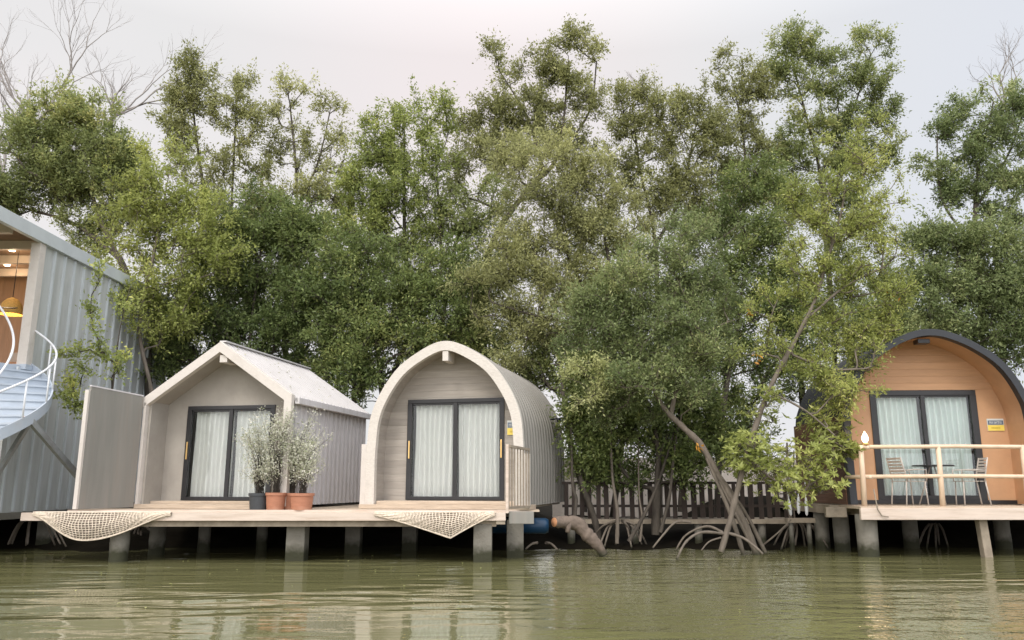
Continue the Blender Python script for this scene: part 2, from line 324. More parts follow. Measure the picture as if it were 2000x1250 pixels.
def water():
    m = bpy.data.materials.new('murky_green_water'); m.use_nodes = True; t = m.node_tree; b = t.nodes['Principled BSDF']
    b.inputs['Roughness'].default_value = 0.04; b.inputs['IOR'].default_value = 1.33; b.inputs['Specular IOR Level'].default_value = 0.5
    tc = N(t, 'ShaderNodeTexCoord')
    n0 = N(t, 'ShaderNodeTexNoise'); n0.inputs['Scale'].default_value = 0.25; t.links.new(tc.outputs['Object'], n0.inputs['Vector'])
    r = ramp(t, [(0.3, (0.122, 0.119, 0.052)), (0.7, (0.158, 0.152, 0.070))]); t.links.new(n0.outputs['Fac'], r.inputs[0]); t.links.new(r.outputs[0], b.inputs['Base Color'])
    # long low wavelets running slightly aslant, plus fine ripples
    mp = N(t, 'ShaderNodeMapping'); mp.inputs['Rotation'].default_value = (0, 0, R(-9)); mp.inputs['Scale'].default_value = (0.28, 1.0, 1); t.links.new(tc.outputs['Object'], mp.inputs[0])
    n1 = N(t, 'ShaderNodeTexNoise'); n1.inputs['Scale'].default_value = 1.7; n1.inputs['Detail'].default_value = 2; n1.inputs['Distortion'].default_value = 0.4; t.links.new(mp.outputs[0], n1.inputs['Vector'])
    n2 = N(t, 'ShaderNodeTexNoise'); n2.inputs['Scale'].default_value = 7.0; n2.inputs['Detail'].default_value = 3; t.links.new(tc.outputs['Object'], n2.inputs['Vector'])
    n3 = N(t, 'ShaderNodeTexNoise'); n3.inputs['Scale'].default_value = 0.35; n3.inputs['Detail'].default_value = 2; t.links.new(tc.outputs['Object'], n3.inputs['Vector'])
    mk = N(t, 'ShaderNodeMapRange'); mk.inputs[1].default_value = 0.4; mk.inputs[2].default_value = 0.62; mk.inputs[3].default_value = 0.25; mk.inputs[4].default_value = 1.0; t.links.new(n3.outputs['Fac'], mk.inputs[0])
    b1 = N(t, 'ShaderNodeBump'); b1.inputs['Distance'].default_value = 0.058; t.links.new(mk.outputs[0], b1.inputs['Strength']); t.links.new(n1.outputs['Fac'], b1.inputs['Height'])
    sx = N(t, 'ShaderNodeSeparateXYZ'); t.links.new(tc.outputs['Object'], sx.inputs[0])
    w1 = N(t, 'ShaderNodeMapRange', interpolation_type='SMOOTHSTEP'); w1.inputs[1].default_value = -.5; w1.inputs[2].default_value = 1.5; t.links.new(sx.outputs[0], w1.inputs[0])
    w2 = N(t, 'ShaderNodeMapRange', interpolation_type='SMOOTHSTEP'); w2.inputs[1].default_value = 7.5; w2.inputs[2].default_value = 5.5; t.links.new(sx.outputs[0], w2.inputs[0])
    wm = N(t, 'ShaderNodeMath', operation='MULTIPLY'); t.links.new(w1.outputs[0], wm.inputs[0]); t.links.new(w2.outputs[0], wm.inputs[1])
    wa = N(t, 'ShaderNodeMapRange'); wa.inputs[3].default_value = 0.15; wa.inputs[4].default_value = 1.0; t.links.new(wm.outputs[0], wa.inputs[0])
    b2 = N(t, 'ShaderNodeBump'); t.links.new(wa.outputs[0], b2.inputs['Strength']); b2.inputs['Distance'].default_value = 0.013; t.links.new(n2.outputs['Fac'], b2.inputs['Height']); t.links.new(b1.outputs[0], b2.inputs['Normal'])
    t.links.new(b2.outputs[0], b.inputs['Normal'])
    q = MB(); q.v = [(-900, -300, 0), (900, -300, 0), (900, 40, 0), (-900, 40, 0)]; q.f = [(0, 1, 2, 3)]
    o = q.build('water', m); struct(o); o['label'] = 'murky green river water with low ripples'
water()

# ---------------------------------------------------------------- parts shared by the cabins
def sliding_door(parent, x0, x1, z0, z1, y, curt, handles=(0,), fr=0.075):
    d = bpy.data.objects.new('sliding_door', None); C.objects.link(d); d.parent = parent; d.location = (0, y, 0)
    m = MB()
    m.bb(x0 - fr * .4, x1 + fr * .4, -.045, .03, z1 - fr * 1.1, z1).bb(x0, x1, -.045, .03, z0, z0 + fr)
    m.bb(x0 - fr * .4, x0 + fr, -.05, .028, z0, z1 - fr * 1.1).bb(x1 - fr, x1 + fr * .4, -.05, .028, z0, z1 - fr * 1.1)
    xm = (x0 + x1) / 2; m.bb(xm - .045, xm + .045, -.035, .02, z0 + fr, z1 - fr * 1.1)
    m.bb(x0 + fr, xm - .045, -.015, .012, z1 - fr * 1.1 - .045, z1 - fr * 1.1).bb(xm + .045, x1 - fr, -.015, .012, z1 - fr * 1.1 - .045, z1 - fr * 1.1)
    m.build('door_frame', M['frame'], d, bevel=.004)
    for a, b_ in ((x0 + fr, xm - .045), (xm + .045, x1 - fr)):
        MB().bb(a, b_, .0, .006, z0 + fr, z1 - fr * 1.1 - .045).build('glass_pane', M['glass'], d)
        rng = random.Random(int(a * 1000) + 7); ph = rng.random() * 6; ph2 = rng.random() * 6
        def fn(u, v, a=a, b_=b_):
            x = a + u * (b_ - a); k = 1.0 - .25 * (1 - v)
            yy = .17 + k * (.055 * math.sin(x * 52 + ph + .9 * math.sin(x * 6 + ph2)) + .012 * math.sin(x * 17 + ph2 + v * 1.2))
            return (x + .01 * math.sin(v * 5 + x * 9), yy, z0 + .03 + v * (z1 - z0 - .08))
        MB().grid(fn, 110, 14).build('curtain', curt, d, smooth=True)
    for h in handles:
        hx = x0 + .03 if h == 0 else x1 - .03
        MB().bb(hx - .016, hx + .016, -.075, -.05, z0 + .88, z0 + 1.26).build('handle', M['gold'], d, bevel=.006)
    MB().bb(x0 - .05, x1 + .05, .3, .32, z0, z1 + .05).build('dark_room_sheet', M['dark'], d)  # near-black sheet added to paint the unlit room's darkness behind the curtains
    return d
def sign(label, loc, rz, w_, h_, seed):
    s = thing('notice_sign', label, 'sign', loc, rz)
    MB().bb(-w_ / 2, w_ / 2, -.012, 0, -h_ / 2, h_ / 2).build('backing', M['sign_white'], s, bevel=.003)
    MB().bb(-w_ / 2 + .012, w_ / 2 - .012, -.015, -.0125, .0 * h_, h_ * .36).build('dark_band', M['sign_blue'], s)
    MB().bb(-w_ / 2 + .004, w_ / 2 - .004, -.016, -.0125, -h_ / 2 + .004, -.02 * h_).build('yellow_band', M['sign_yellow'], s)
    rng = random.Random(seed); m = MB(); x = -w_ * .36
    while x < w_ * .34:                              # worn lettering too small to read in the photograph
        a = rng.uniform(.012, .026)
        m.bb(x, x + .009, -.018, -.0155, h_ * .07, h_ * .28)
        if rng.random() < .7: m.bb(x + .009, x + a, -.018, -.0155, h_ * (.24 if rng.random() < .5 else .15), h_ * (.28 if rng.random() < .5 else .2) + .004)
        x += a + .012
    m.build('lettering', M['sign_white'], s)
    m = MB(); x = -w_ * .28
    while x < w_ * .26:
        a = rng.uniform(.008, .018); m.bb(x, x + a, -.019, -.0165, -h_ * .32, -h_ * .2); x += a + .008
    m.build('lettering', M['sign_gold'], s)
    return s

# ---------------------------------------------------------------- gabled cabin
def gable_cabin():
    g = thing('gabled_cabin', 'small grey cabin with pale gabled metal roof and cream fascia', 'cabin', (-6.311, 16.924, 0), R(-11))
    D = 4.35; z0 = 1.0
    # fascia: band along the two slopes and down the right post
    slope = (4.47 - 3.3) / 1.72
    out = [(-1.87, 4.47 - slope * 1.87), (0, 4.47), (1.73, 3.29), (1.73, z0)]
    inn = [(-1.72, 4.47 - slope * 1.72 - .22), (0, 4.24), (1.56, 3.17), (1.56, z0)]
    MB().band(out, inn, 0, .14).build('fascia', M['trim'], g, bevel=.006)
    MB().bb(-1.72, -1.655, 0.0, .12, z0, 3.18).build('corner_post', M['trim'], g, bevel=.005)
    # roof slabs
    for sg in (-1, 1):
        ex = 1.87 if sg < 0 else 1.80
        a = [(0, 4.455), (sg * ex, 4.455 - slope * ex)]
        m = MB(); pr = [(0, 4.455), (sg * ex, 4.455 - slope * ex), (sg * ex, 4.455 - slope * ex - .10), (0, 4.34)]
        m.prism(pr, .142, D).build('roof', M['roof'], g)
        m = MB(); y = .22
        while y < D:
            m.beam((0.0, y, 4.458), (sg * ex, y, 4.458 - slope * ex), .035, .05, up=(sg * .56, 0, .83)); y += .2
        m.build('roof_rib', M['roof'], g)
    m = MB(); m.beam((0, .1, 4.49), (0, D, 4.49), .16, .03).build('ridge_cap', M['roof'], g)
    MB().bb(1.735, 1.84, .142, D, 3.10, 3.235).build('gutter', M['siding'], g, bevel=.01)
    # walls
    MB().bb(-1.655, -1.60, .12, D, z0, 3.3).build('side_wall', M['wallgrey'], g)
    MB().bb(1.60, 1.655, .142, D, z0, 3.22).build('side_wall', M['siding'], g)
    m = MB(); y = .3
    while y < D: m.prism([(1.655, z0), (1.70, z0), (1.70, 3.12), (1.655, 3.12)], y, y + .045); y += .235
    m.build('wall_rib', M['siding'], g)
    y1 = .72; wall = MB()   # back wall of the porch, with the door opening
    dx0, dx1, dz0, dz1 = -1.07, .98, 1.10, 3.15
    wall.bb(-1.6, dx0, y1, y1 + .08, z0, 3.15).bb(dx1, 1.6, y1, y1 + .08, z0, 3.15)
    wall.prism([(-1.6, 3.15), (1.6, 3.15), (1.6, 3.24), (0, 4.33), (-1.6, 3.24)], y1, y1 + .08)
    wall.build('porch_wall', M['wallgrey'], g)
    MB().band([(-1.62, 3.23), (0, 4.335), (1.62, 3.23)], [(-1.6, 3.2), (0, 4.30), (1.6, 3.2)], .145, y1 - .002).build('porch_ceiling', M['wallgrey'], g)
    MB().bb(-1.6, 1.6, D - .06, D - .01, z0, 3.3).prism([(-1.6, 3.3), (1.6, 3.3), (0, 4.33)], D - .06, D - .01).build('rear_wall', M['siding'], g)
    MB().bb(-1.72, 1.6, -.02, y1, z0 - .06, z0 + .03).build('sill', M['deck'], g, bevel=.006)
    MB().bb(-1.6, 1.56, .35, y1 - .002, z0 + .03, z0 + .09).build('threshold', M['deck'], g, bevel=.006)
    MB().bb(-1.6, 1.6, y1, D - .07, z0, z0 + .04).build('floor', M['joist'], g)
    MB().bb(-.02, .16, .05, .5, 4.02, 4.18).build('ridge_beam', M['trim'], g, bevel=.006)
    sliding_door(g, dx0, dx1, dz0, dz1, y1 + .02, M['curtain'], (0,))
    return g
gable_cabin()
s = thing('screen_panel', 'tall plain grey sheet screen with white edge left of the gabled cabin', 'screen', (-8.25, 16.6, .96))
m = MB(); a = Vector((-8.50, 15.95, 2.16)); b = Vector((-8.02, 17.22, 2.16))
m.v = []; 
for p_, zt in ((a, 3.37), (b, 3.30)):
    for dx in (-.02, .02):
        for z in (.965, zt): m.v.append((p_.x + dx, p_.y, z))
m.f = [(0, 1, 3, 2), (4, 6, 7, 5), (0, 4, 5, 1), (2, 3, 7, 6), (0, 2, 6, 4), (1, 5, 7, 3)]
m.build('sheet', M['panel'], s, world=True)
MB().bb(-8.56, -8.485, 15.87, 15.948, .965, 3.30).build('edge_post', M['trim'], s, world=True, bevel=.004)
MB().beam((-8.50, 15.95, 3.39), (-8.02, 17.22, 3.32), .05, .03).build('top_rail', M['siding'], s, world=True)

# ---------------------------------------------------------------- arched pods
def smooth_profile(pts, n=60):
    pts = [Vector((p[0], 0, p[1])) for p in pts]; res = []
    k = len(pts)
    for i in range(k - 1):
        p0 = pts[max(i - 1, 0)]; p1 = pts[i]; p2 = pts[i + 1]; p3 = pts[min(i + 2, k - 1)]
        seg = max(2, int(n / (k - 1)))
        for j in range(seg):
            t = j / seg
            q = .5 * ((2 * p1) + (-p0 + p2) * t + (2 * p0 - 5 * p1 + 4 * p2 - p3) * t * t + (-p0 + 3 * p1 - 3 * p2 + p3) * t ** 3)
            res.append((q.x, q.z))
    res.append((pts[-1].x, pts[-1].z)); return res
def inset(pr, d):
    res = []; n = len(pr)
    for i in range(n):
        a = pr[max(i - 1, 0)]; b = pr[min(i + 1, n - 1)]; tx, tz = b[0] - a[0], b[1] - a[1]; l_ = math.hypot(tx, tz)
        res.append((pr[i][0] + tz / l_ * d, pr[i][1] - tx / l_ * d))
    return res
def shell(pr, y0, y1, amp, period, sag=0.0):
    n = len(pr); ny = max(8, int((y1 - y0) / .02)); nin = inset(pr, -1)
    m = MB()
    for j in range(ny):
        y = y0 + (y1 - y0) * j / (ny - 1)
        c = amp * (1 if (y / period) % 1 < .45 else 0)
        s_ = sag * math.sin(math.pi * (y - y0) / (y1 - y0)) 
        for i in range(n):
            nx, nz = nin[i][0] - pr[i][0], nin[i][1] - pr[i][1]
            m.v.append((pr[i][0] + nx * (c + s_), y, pr[i][1] + nz * (c + s_)))
    for j in range(ny - 1):
        for i in range(n - 1): m.f.append((j * n + i, j * n + i + 1, (j + 1) * n + i + 1, (j + 1) * n + i))
    return m
def half(pts): return pts + [(-x, z) for x, z in reversed(pts[:-1])]
def taupe_pod():
    g = thing('arched_cabin', 'taupe pointed-arch pod cabin with textured cream arch trim beside the gabled cabin', 'cabin', (-1.438, 16.738, 0), R(-14))
    z0 = 1.0; D = 4.5
    P0 = half([(-1.72, z0), (-1.72, 2.2), (-1.60, 3.04), (-1.13, 3.83), (-.52, 4.28), (0, 4.45)])
    pr = smooth_profile(P0, 80); inn = inset(pr, .205)
    inn[0] = (inn[0][0], z0); inn[-1] = (inn[-1][0], z0)
    MB().band(pr, inn, 0, .13).build('arch_trim', M['stone_trim'], g, bevel=.004)
    for sg in (-1, 1):
        MB().bb(min(sg * 1.722, sg * 1.84), max(sg * 1.722, sg * 1.84), .005, .14, z0, 2.28 if sg < 0 else 2.05).build('trim_post', M['trim'], g, bevel=.006)
    MB().band(inset(pr, -.004), inset(pr, .03), .132, .22).build('trim_edge', M['podmetal'], g)
    o = shell(inset(pr, .03), .22, D, .05, .30, -.03).build('ribbed_shell', M['podmetal'], g)
    MB().band(inset(pr, .035), inset(pr, .05), D, D + .12).build('rear_trim', M['podmetal'], g)
    y1 = .62; lin = inset(pr, .17); lin[0] = (lin[0][0], z0); lin[-1] = (lin[-1][0], z0)
    MB().band(inset(lin, -.03), lin, .131, y1).build('porch_lining', M['podwall'], g)
    dx0, dx1, dz0, dz1 = -1.01, 1.13, 1.11, 3.27
    w_ = MB(); li = [p for p in lin]
    left = [p for p in li if p[0] <= dx0]; right = [p for p in li if p[0] >= dx1]
    up = [p for p in li if dx0 < p[0] < dx1]
    def zat(x):
        for a, b in zip(li, li[1:]):
            if min(a[0], b[0]) <= x <= max(a[0], b[0]) and abs(a[0] - b[0]) > 1e-6 and a[1] > 2.6: return a[1] + (b[1] - a[1]) * (x - a[0]) / (b[0] - a[0])
    w_.prism(left + [(dx0, zat(dx0)), (dx0, z0)], y1, y1 + .06)
    w_.prism([(dx1, z0), (dx1, zat(dx1))] + right, y1, y1 + .06)
    w_.prism([(dx0, dz1), (dx0, zat(dx0))] + up + [(dx1, zat(dx1)), (dx1, dz1)], y1, y1 + .06)
    w_.build('porch_wall', M['podwall'], g)
    MB().prism(inset(pr, .06), D - .05, D).build('rear_wall', M['podmetal'], g)
    MB().bb(-1.84, 1.84, -.03, y1, z0 - .06, z0 + .03).build('sill', M['deck'], g, bevel=.006)
    MB().bb(-1.5, 1.5, .1, y1 - .002, z0 + .03, z0 + .1).build('threshold', M['deck'], g, bevel=.006)
    MB().bb(-1.62, 1.62, y1, D - .05, z0 - .05, z0 + .02).build('floor', M['joist'], g)
    MB().bb(-.055, .075, .02, .45, 4.02, 4.24).build('ridge_beam', M['trim'], g, bevel=.006)
    sliding_door(g, dx0, dx1, dz0, dz1, y1 + .02, M['curtain'], (0, 1))
    # small camera bracket on the flank
    MB().tube([(1.60, 3.4, 3.0), (1.80, 3.35, 3.02)], .02).box((1.84, 3.3, 2.98), (.08, .16, .09)).build('wall_spotlight', M['black'], g)
    return g
pod = taupe_pod()
def local(o_loc, rz, p): c, s_ = math.cos(rz), math.sin(rz); return (o_loc[0] + p[0] * c - p[1] * s_, o_loc[1] + p[0] * s_ + p[1] * c, p[2])
sign('blue-grey and yellow notice on the taupe pod wall right of its door', local((-1.438, 16.738), R(-14), (1.37, .615, 2.62)), R(-14), .29, .31, 3)
# small baluster railing at the right front corner
g = thing('baluster_railing', 'short brown barred railing at the right corner of the deck beside the pod', 'railing', (.1, 16.0, .95))
a = Vector((-.06, 15.6, 0)); b = Vector((.34, 16.28, 0))
MB().beam(a + Vector((0, 0, 2.17)), b + Vector((0, 0, 2.13)), .06, .05).build('top_rail', M['joist'], g, world=True)
MB().beam(a + Vector((0, 0, 1.0)), b + Vector((0, 0, 1.0)), .05, .05).build('bottom_rail', M['joist'], g, world=True)
for i in range(8):
    p_ = a.lerp(b, i / 7); MB().bb(p_.x - .014, p_.x + .014, p_.y - .014, p_.y + .014, .98, 2.15 - .005 * i).build('baluster', M['joist'], g, world=True)
MB().bb(-.12, -.065, 15.55, 15.62, .9, 2.2).build('end_post', M['fascia'], g, world=True, bevel=.004)

def orange_pod():
    g = thing('arched_cabin', 'orange arched pod cabin with charcoal rim and pale green curtains', 'cabin', (9.132, 17.095, 0), R(-3))
    z0 = 1.02; D = 3.5
    P0 = half([(-2.0, z0), (-2.0, 2.75), (-1.86, 3.4), (-1.5, 4.02), (-.96, 4.45), (-.42, 4.70), (0, 4.77)])
    pr = smooth_profile(P0, 90); inn = inset(pr, .15); inn[0] = (inn[0][0], z0); inn[-1] = (inn[-1][0], z0)
    MB().band(pr, inn, -.06, .12).build('arch_rim', M['black'], g, bevel=.006)
    shell(inset(pr, .03), .12, D, .015, .12).build('roof_shell', M['black'], g)
    for sg in (-1, 1): MB().bb(min(sg * 1.99, sg * 2.02), max(sg * 1.99, sg * 2.02), .12, D, z0, 2.9).build('side_wall', M['redwood'], g)
    y1 = .82; lin = inset(pr, .13); lin[0] = (lin[0][0], z0); lin[-1] = (lin[-1][0], z0)
    MB().band(inset(lin, -.02), lin, .121, y1).build('porch_lining', M['orange_plain'], g)
    dx0, dx1, dz0, dz1 = -1.04, 1.22, 1.10, 3.52
    li = lin
    def zat(x):
        for a, b in zip(li, li[1:]):
            if min(a[0], b[0]) <= x <= max(a[0], b[0]) and abs(a[0] - b[0]) > 1e-6 and a[1] > 2.9: return a[1] + (b[1] - a[1]) * (x - a[0]) / (b[0] - a[0])
    w_ = MB(); zt = 3.60
    left = [p for p in li if p[0] <= dx0 and not (p[1] > zt)]; right = [p for p in li if p[0] >= dx1 and not (p[1] > zt)]
    ll = [p for p in li if p[0] < 0 and p[1] <= zt]; rr = [p for p in li if p[0] > 0 and p[1] <= zt]; up = [p for p in li if p[1] > zt]
    w_.prism(ll + [(dx0, zt), (dx0, z0)], y1, y1 + .06).prism([(dx1, z0), (dx1, zt)] + rr, y1, y1 + .06)
    w_.bb(dx0, dx1, y1, y1 + .06, dz1, zt)
    w_.build('porch_wall', M['orange_plain'], g)
    MB().prism([ll[-1]] + up + [rr[0]], y1 - .012, y1 + .05).build('gable_panel', M['orange'], g)
    MB().prism(inset(pr, .05), D - .05, D).build('rear_wall', M['redwood'], g)
    MB().bb(-1.98, 1.98, y1 - .01, D - .06, z0 - .04, z0 + .03).build('floor', M['joist'], g)
    MB().bb(-1.86, 1.86, y1 - .05, y1 - .012, z0, z0 + .08).build('base_strip', M['frame'], g)
    MB().bb(-.20, .06, .1, .34, 4.48, 4.58).build('porch_light', M['frame'], g, bevel=.01)
    sliding_door(g, dx0, dx1, dz0, dz1, y1 + .02, M['curtain_b'], (), fr=.1)
    return g
orange_pod()
sign('blue-grey and yellow notice on the orange cabin wall right of its door', local((9.132, 17.095), R(-3), (1.62, .815, 2.74)), R(-3), .36, .27, 11)

# ---------------------------------------------------------------- decks
def pile(parent, x, y, r, ztop, square=False, lean=(0, 0), n=16, material=None):
    m = MB()
    if square: m.beam((x - lean[0], y - lean[1], -.6), (x, y, ztop), r * 2, r * 2, up=(0, 1, 0))
    else:
        rng = random.Random(int(x * 77)); zs = [-.6 + (ztop + .6) * i / 9 for i in range(10)]
        m.tube([(x + lean[0] * (z - ztop), y + lean[1] * (z - ztop), z) for z in zs], [r * rng.uniform(.97, 1.03) for _ in zs], n)
    return m.build('pile', material or M['concrete'], parent, world=True, bevel=.015 if square else 0)
d = thing('timber_deck', 'long bleached timber deck in front of the grey and taupe cabins on concrete piles', 'deck', (-4.7, 16.3, .9))
m = MB(); y = 15.53; 
while y < 16.35: m.bb(-9.26, -.13, y, y + .105, .862, .897); y += .112
m.build('plank_floor', M['deck'], d, world=True)
MB().bb(-9.30, -.12, 15.46, 15.528, .765, .915).build('front_fascia', M['fascia'], d, world=True, bevel=.006)
m = MB(); y = 16.36; rng = random.Random(2)
while y < 21: m.bb(-8.9 if y < 17.5 else -8.1, .55 if y < 17 else .5, y, y + .105, .90, .935); y += .112
m.build('upper_floor', M['deck'], d, world=True)
MB().bb(-8.9, .35, 16.33, 16.358, .885, .94).build('step_edge', M['fascia'], d, world=True)
MB().bb(-7.3, -.3, 15.56, 15.66, .655, .762).build('under_beam', M['joist'], d, world=True)
MB().bb(-9.2, -.2, 16.5, 16.62, .70, .86).build('under_beam', M['joist'], d, world=True)
MB().bb(-8.0, .5, 19.0, 19.12, .70, .89).build('under_beam', M['joist'], d, world=True)
MB().bb(-.06, .42, 15.62, 15.75, .70, .93).build('corner_block', M['panel'], d, world=True, bevel=.01)
MB().bb(-.30, -.13, 15.47, 15.60, .70, .755).build('corner_block', M['joist'], d, world=True)
for i in range(11):
    x = -8.6 + i * .83; MB().bb(x, x + .07, 15.7, 20.9, .72, .855).build('joist', M['joist'], d, world=True)
for (px, Y, r, sq) in ((232, 15.75, .17, 0), (305, 17.2, .16, 0), (397, 17.9, .13, 0), (580, 16.0, .18, 1), (510, 18.6, .12, 0), (943, 15.72, .175, 1), (1006, 16.6, .17, 1), (690, 17.6, .16, 1), (800, 18.4, .16, 1)):
    p_ = P(px, 1080, Y); pile(d, p_[0], Y, r, .70 if Y < 15.9 else .74, bool(sq))
def net(label, x0, x1, xa, drop, seed):
    o = thing('hanging_net', label, 'net', ((x0 + x1) / 2, 15.42, .8))
    nu = int((x1 - x0) / .062); nv = 11
    def zbot(x):
        t = (x - x0) / (xa - x0) if x < xa else (x1 - x) / (x1 - xa); t = max(0, min(1, t))
        return .90 - .03 - drop * (1 - math.cos(math.pi * t ** .8)) / 2 if seed == 1 else .87 - drop * t ** 1.15
    for layer in range(2):
        m = MB(); m.sm = True; rng = random.Random(seed + layer)
        def pt(u, v, off=0.0):
            x = x0 + u * (x1 - x0); zb = zbot(x); z = .925 + (zb - .925) * v
            return (x + .012 * math.sin(v * 9 + u * 20), 15.43 + layer * .03 - .10 * math.sin(math.pi * min(1, v * 1.05)) * (.925 - zb) / .6 + .006 * math.sin(u * 70 + v * 17), z)
        for i in range(nu + 1):
            m.tube([pt((i + .5 * layer * .9) / (nu + 1), v / 10) for v in range(11)], .0085, 5, cap=False)
        for j in range(nv + 1):
            m.tube([pt(i / (nu * 2), (j + .5 * layer) / (nv + .5)) for i in range(nu * 2 + 1)], .008, 5, cap=False)
        m.build('mesh_layer', M['net'] if layer == 0 else M['joist'], o, world=True)  # rear layer takes the darker joist tone: shade behind the strands as colour
    def b0(u):
        x = x0 + u * (x1 - x0); return (x, 15.43, zbot(x))
    MB().tube([b0(i / 60) for i in range(61)], .014, 6).build('border_rope', M['net'], o, world=True)
    MB().tube([(x0 + i / 20 * (x1 - x0), 15.43, .925) for i in range(21)], .016, 6).build('top_rope', M['net'], o, world=True)
net('cream rope net sagging in a smooth curve at the left end of the deck', -9.05, -6.45, -8.05, .46, 1)
net('cream rope net sagging to a point under the deck edge below the pod', -2.6, -.32, -1.16, .42, 2)

d = thing('timber_deck', 'cream painted deck of the orange cabin with round concrete pile', 'deck', (9.5, 17.0, .9))
MB().bb(7.02, 13.2, 16.42, 16.50, .74, .965).build('front_fascia', M['fascia'], d, world=True, bevel=.008)
m = MB(); y = 16.505
while y < 18.0: m.bb(7.06, 13.2, y, y + .11, .95, 1.0); y += .118
m.build('plank_floor', M['deck'], d, world=True)
MB().bb(6.85, 7.1, 17.6, 20.6, .82, 1.0).build('side_beam', M['joist'], d, world=True)
MB().bb(6.62, 7.06, 17.2, 17.3, .76, .97).build('side_beam', M['joist'], d, world=True, bevel=.006)
MB().bb(7.06, 13.2, 18.0, 22, .84, .99).build('rear_floor', M['joist'], d, world=True)
for i in range(8):
    x = 7.5 + i * .75; MB().bb(x, x + .08, 16.51, 21.5, .78, .945).build('joist', M['joist'], d, world=True)
for (px, Y, r, ln) in ((1695, 16.85, .205, 0), (1645, 18.2, .17, 0), (1607, 18.6, .16, 0), (1920, 16.7, .085, -.10), (1780, 19.0, .17, 0), (1960, 18.8, .17, 0)):
    p_ = P(px, 1060, Y); pile(d, p_[0], Y, r, .84, r < .1, (-.08, 0) if r < .1 else (0, 0), material=M['timber'] if r < .1 and False else (M['joist'] if r < .1 else M['concrete']))
r_ = bpy.data.objects.new('railing', None); C.objects.link(r_); r_.parent = d; r_.location = (-2.1, -.4, 0)
for px in (1690, 1843, 2010, 2180):
    p_ = P(px, 985, 16.6); MB().tube([(p_[0] - .02, 16.6, .97), (p_[0], 16.6, 1.6), (p_[0] + .01, 16.6, 2.23)], [.055, .052, .05], 10).build('railing_post', M['timber'], r_, world=True)
for py in (873, 931):
    z = P(1690, py, 16.6)[2]
    MB().tube([(7.22, 16.60, z), (9.2, 16.59, z + .012), (11, 16.61, z), (13.1, 16.6, z)], .042, 10).build('rail', M['timber'], r_, world=True)
    MB().tube([(7.35, 16.55, z - .01), (7.22, 17.0, z), (7.12, 17.25, z - .01)], .042, 10).build('rail', M['timber'], r_, world=True)
MB().tube([(7.3, 16.38, 1.35), (7.34, 16.37, .95), (7.42, 16.38, .82), (7.55, 16.38, .80)], .012, 6).build('cable', M['joist'], d, world=True)
# lamp on the corner post
p_ = P(1690, 868, 16.6)
l_ = thing('flame_lamp', 'lit flame-shaped bulb lamp on the corner post of the orange cabin railing', 'lamp', (p_[0] + .005, 16.6, 2.235))
MB().lathe((0, 0, 0), [(0, 0), (.06, 0), (.075, .03), (.05, .05), (.03, .06)], 14).build('lamp_base', M['gold'], l_, smooth=True)
MB().lathe((0, 0, .05), [(.03, 0), (.06, .05), (.068, .09), (.05, .15), (.02, .2), (.004, .235)], 14).build('bulb', M['flame'], l_, smooth=True)
pl = bpy.data.lights.new('lamp_glow', 'POINT'); pl.energy = 4; pl.color = (1, .7, .4); pl.shadow_soft_size = .08
po = bpy.data.objects.new('lamp_glow', pl); C.objects.link(po); po.parent = l_; po.location = (0, -.05, .35)

# chairs and table
def chair(label, x, y, rz):
    c = thing('patio_chair', label, 'chair', (x, y, 1.0), rz, 'slatted patio chairs at the round table'); W = .44
    m = MB()
    for sx in (-1, 1):
        MB().tube([(sx * .21, -.20, 0), (sx * .20, -.18, .43)], .013, 6).build('leg', M['chair'], c)
        MB().tube([(sx * .21, .24, 0), (sx * .20, .19, .43)], .013, 6).build('leg', M['chair'], c)
        MB().tube([(sx * .21, .18, .43), (sx * .21, .21, .60), (sx * .20, .27, .86)], .013, 6).build('back_frame', M['chair'], c)
        MB().tube([(sx * .22, .20, .63), (sx * .235, 0, .645), (sx * .235, -.2, .64), (sx * .215, -.2, .43)], .012, 6).build('armrest', M['chair'], c)
    m = MB()
    for i in range(7): m.box((0, -.2 + i * .065, .435), (W - .03, .045, .014))
    m.build('seat', M['chair'], c)
    m = MB()
    for i in range(6): m.box((0, .205 + i * .0125, .56 + i * .056), (W - .03, .012, .036), rx=R(-12))
    m.build('backrest', M['chair'], c); c.scale = (1.16, 1.16, 1.16)
    return c
chair('slatted pale patio chair left of the small round table', 8.45, 17.25, R(100))
chair('slatted pale patio chair right of the small round table', 9.78, 17.3, R(-100))
t_ = thing('round_table', 'small dark round table between the two patio chairs', 'table', (9.05, 17.35, 1.0)); t_.scale = (1.12, 1.12, 1.12)
MB().lathe((0, 0, .73), [(0, 0), (.36, 0), (.37, .012), (.36, .025), (0, .025)], 28).build('tabletop', M['black'], t_)
for k in range(3):
    an = R(30 + 120 * k); MB().tube([(.05 * math.cos(an), .05 * math.sin(an), .72), (.30 * math.cos(an), .30 * math.sin(an), 0)], .012, 6).build('leg', M['chair'], t_)

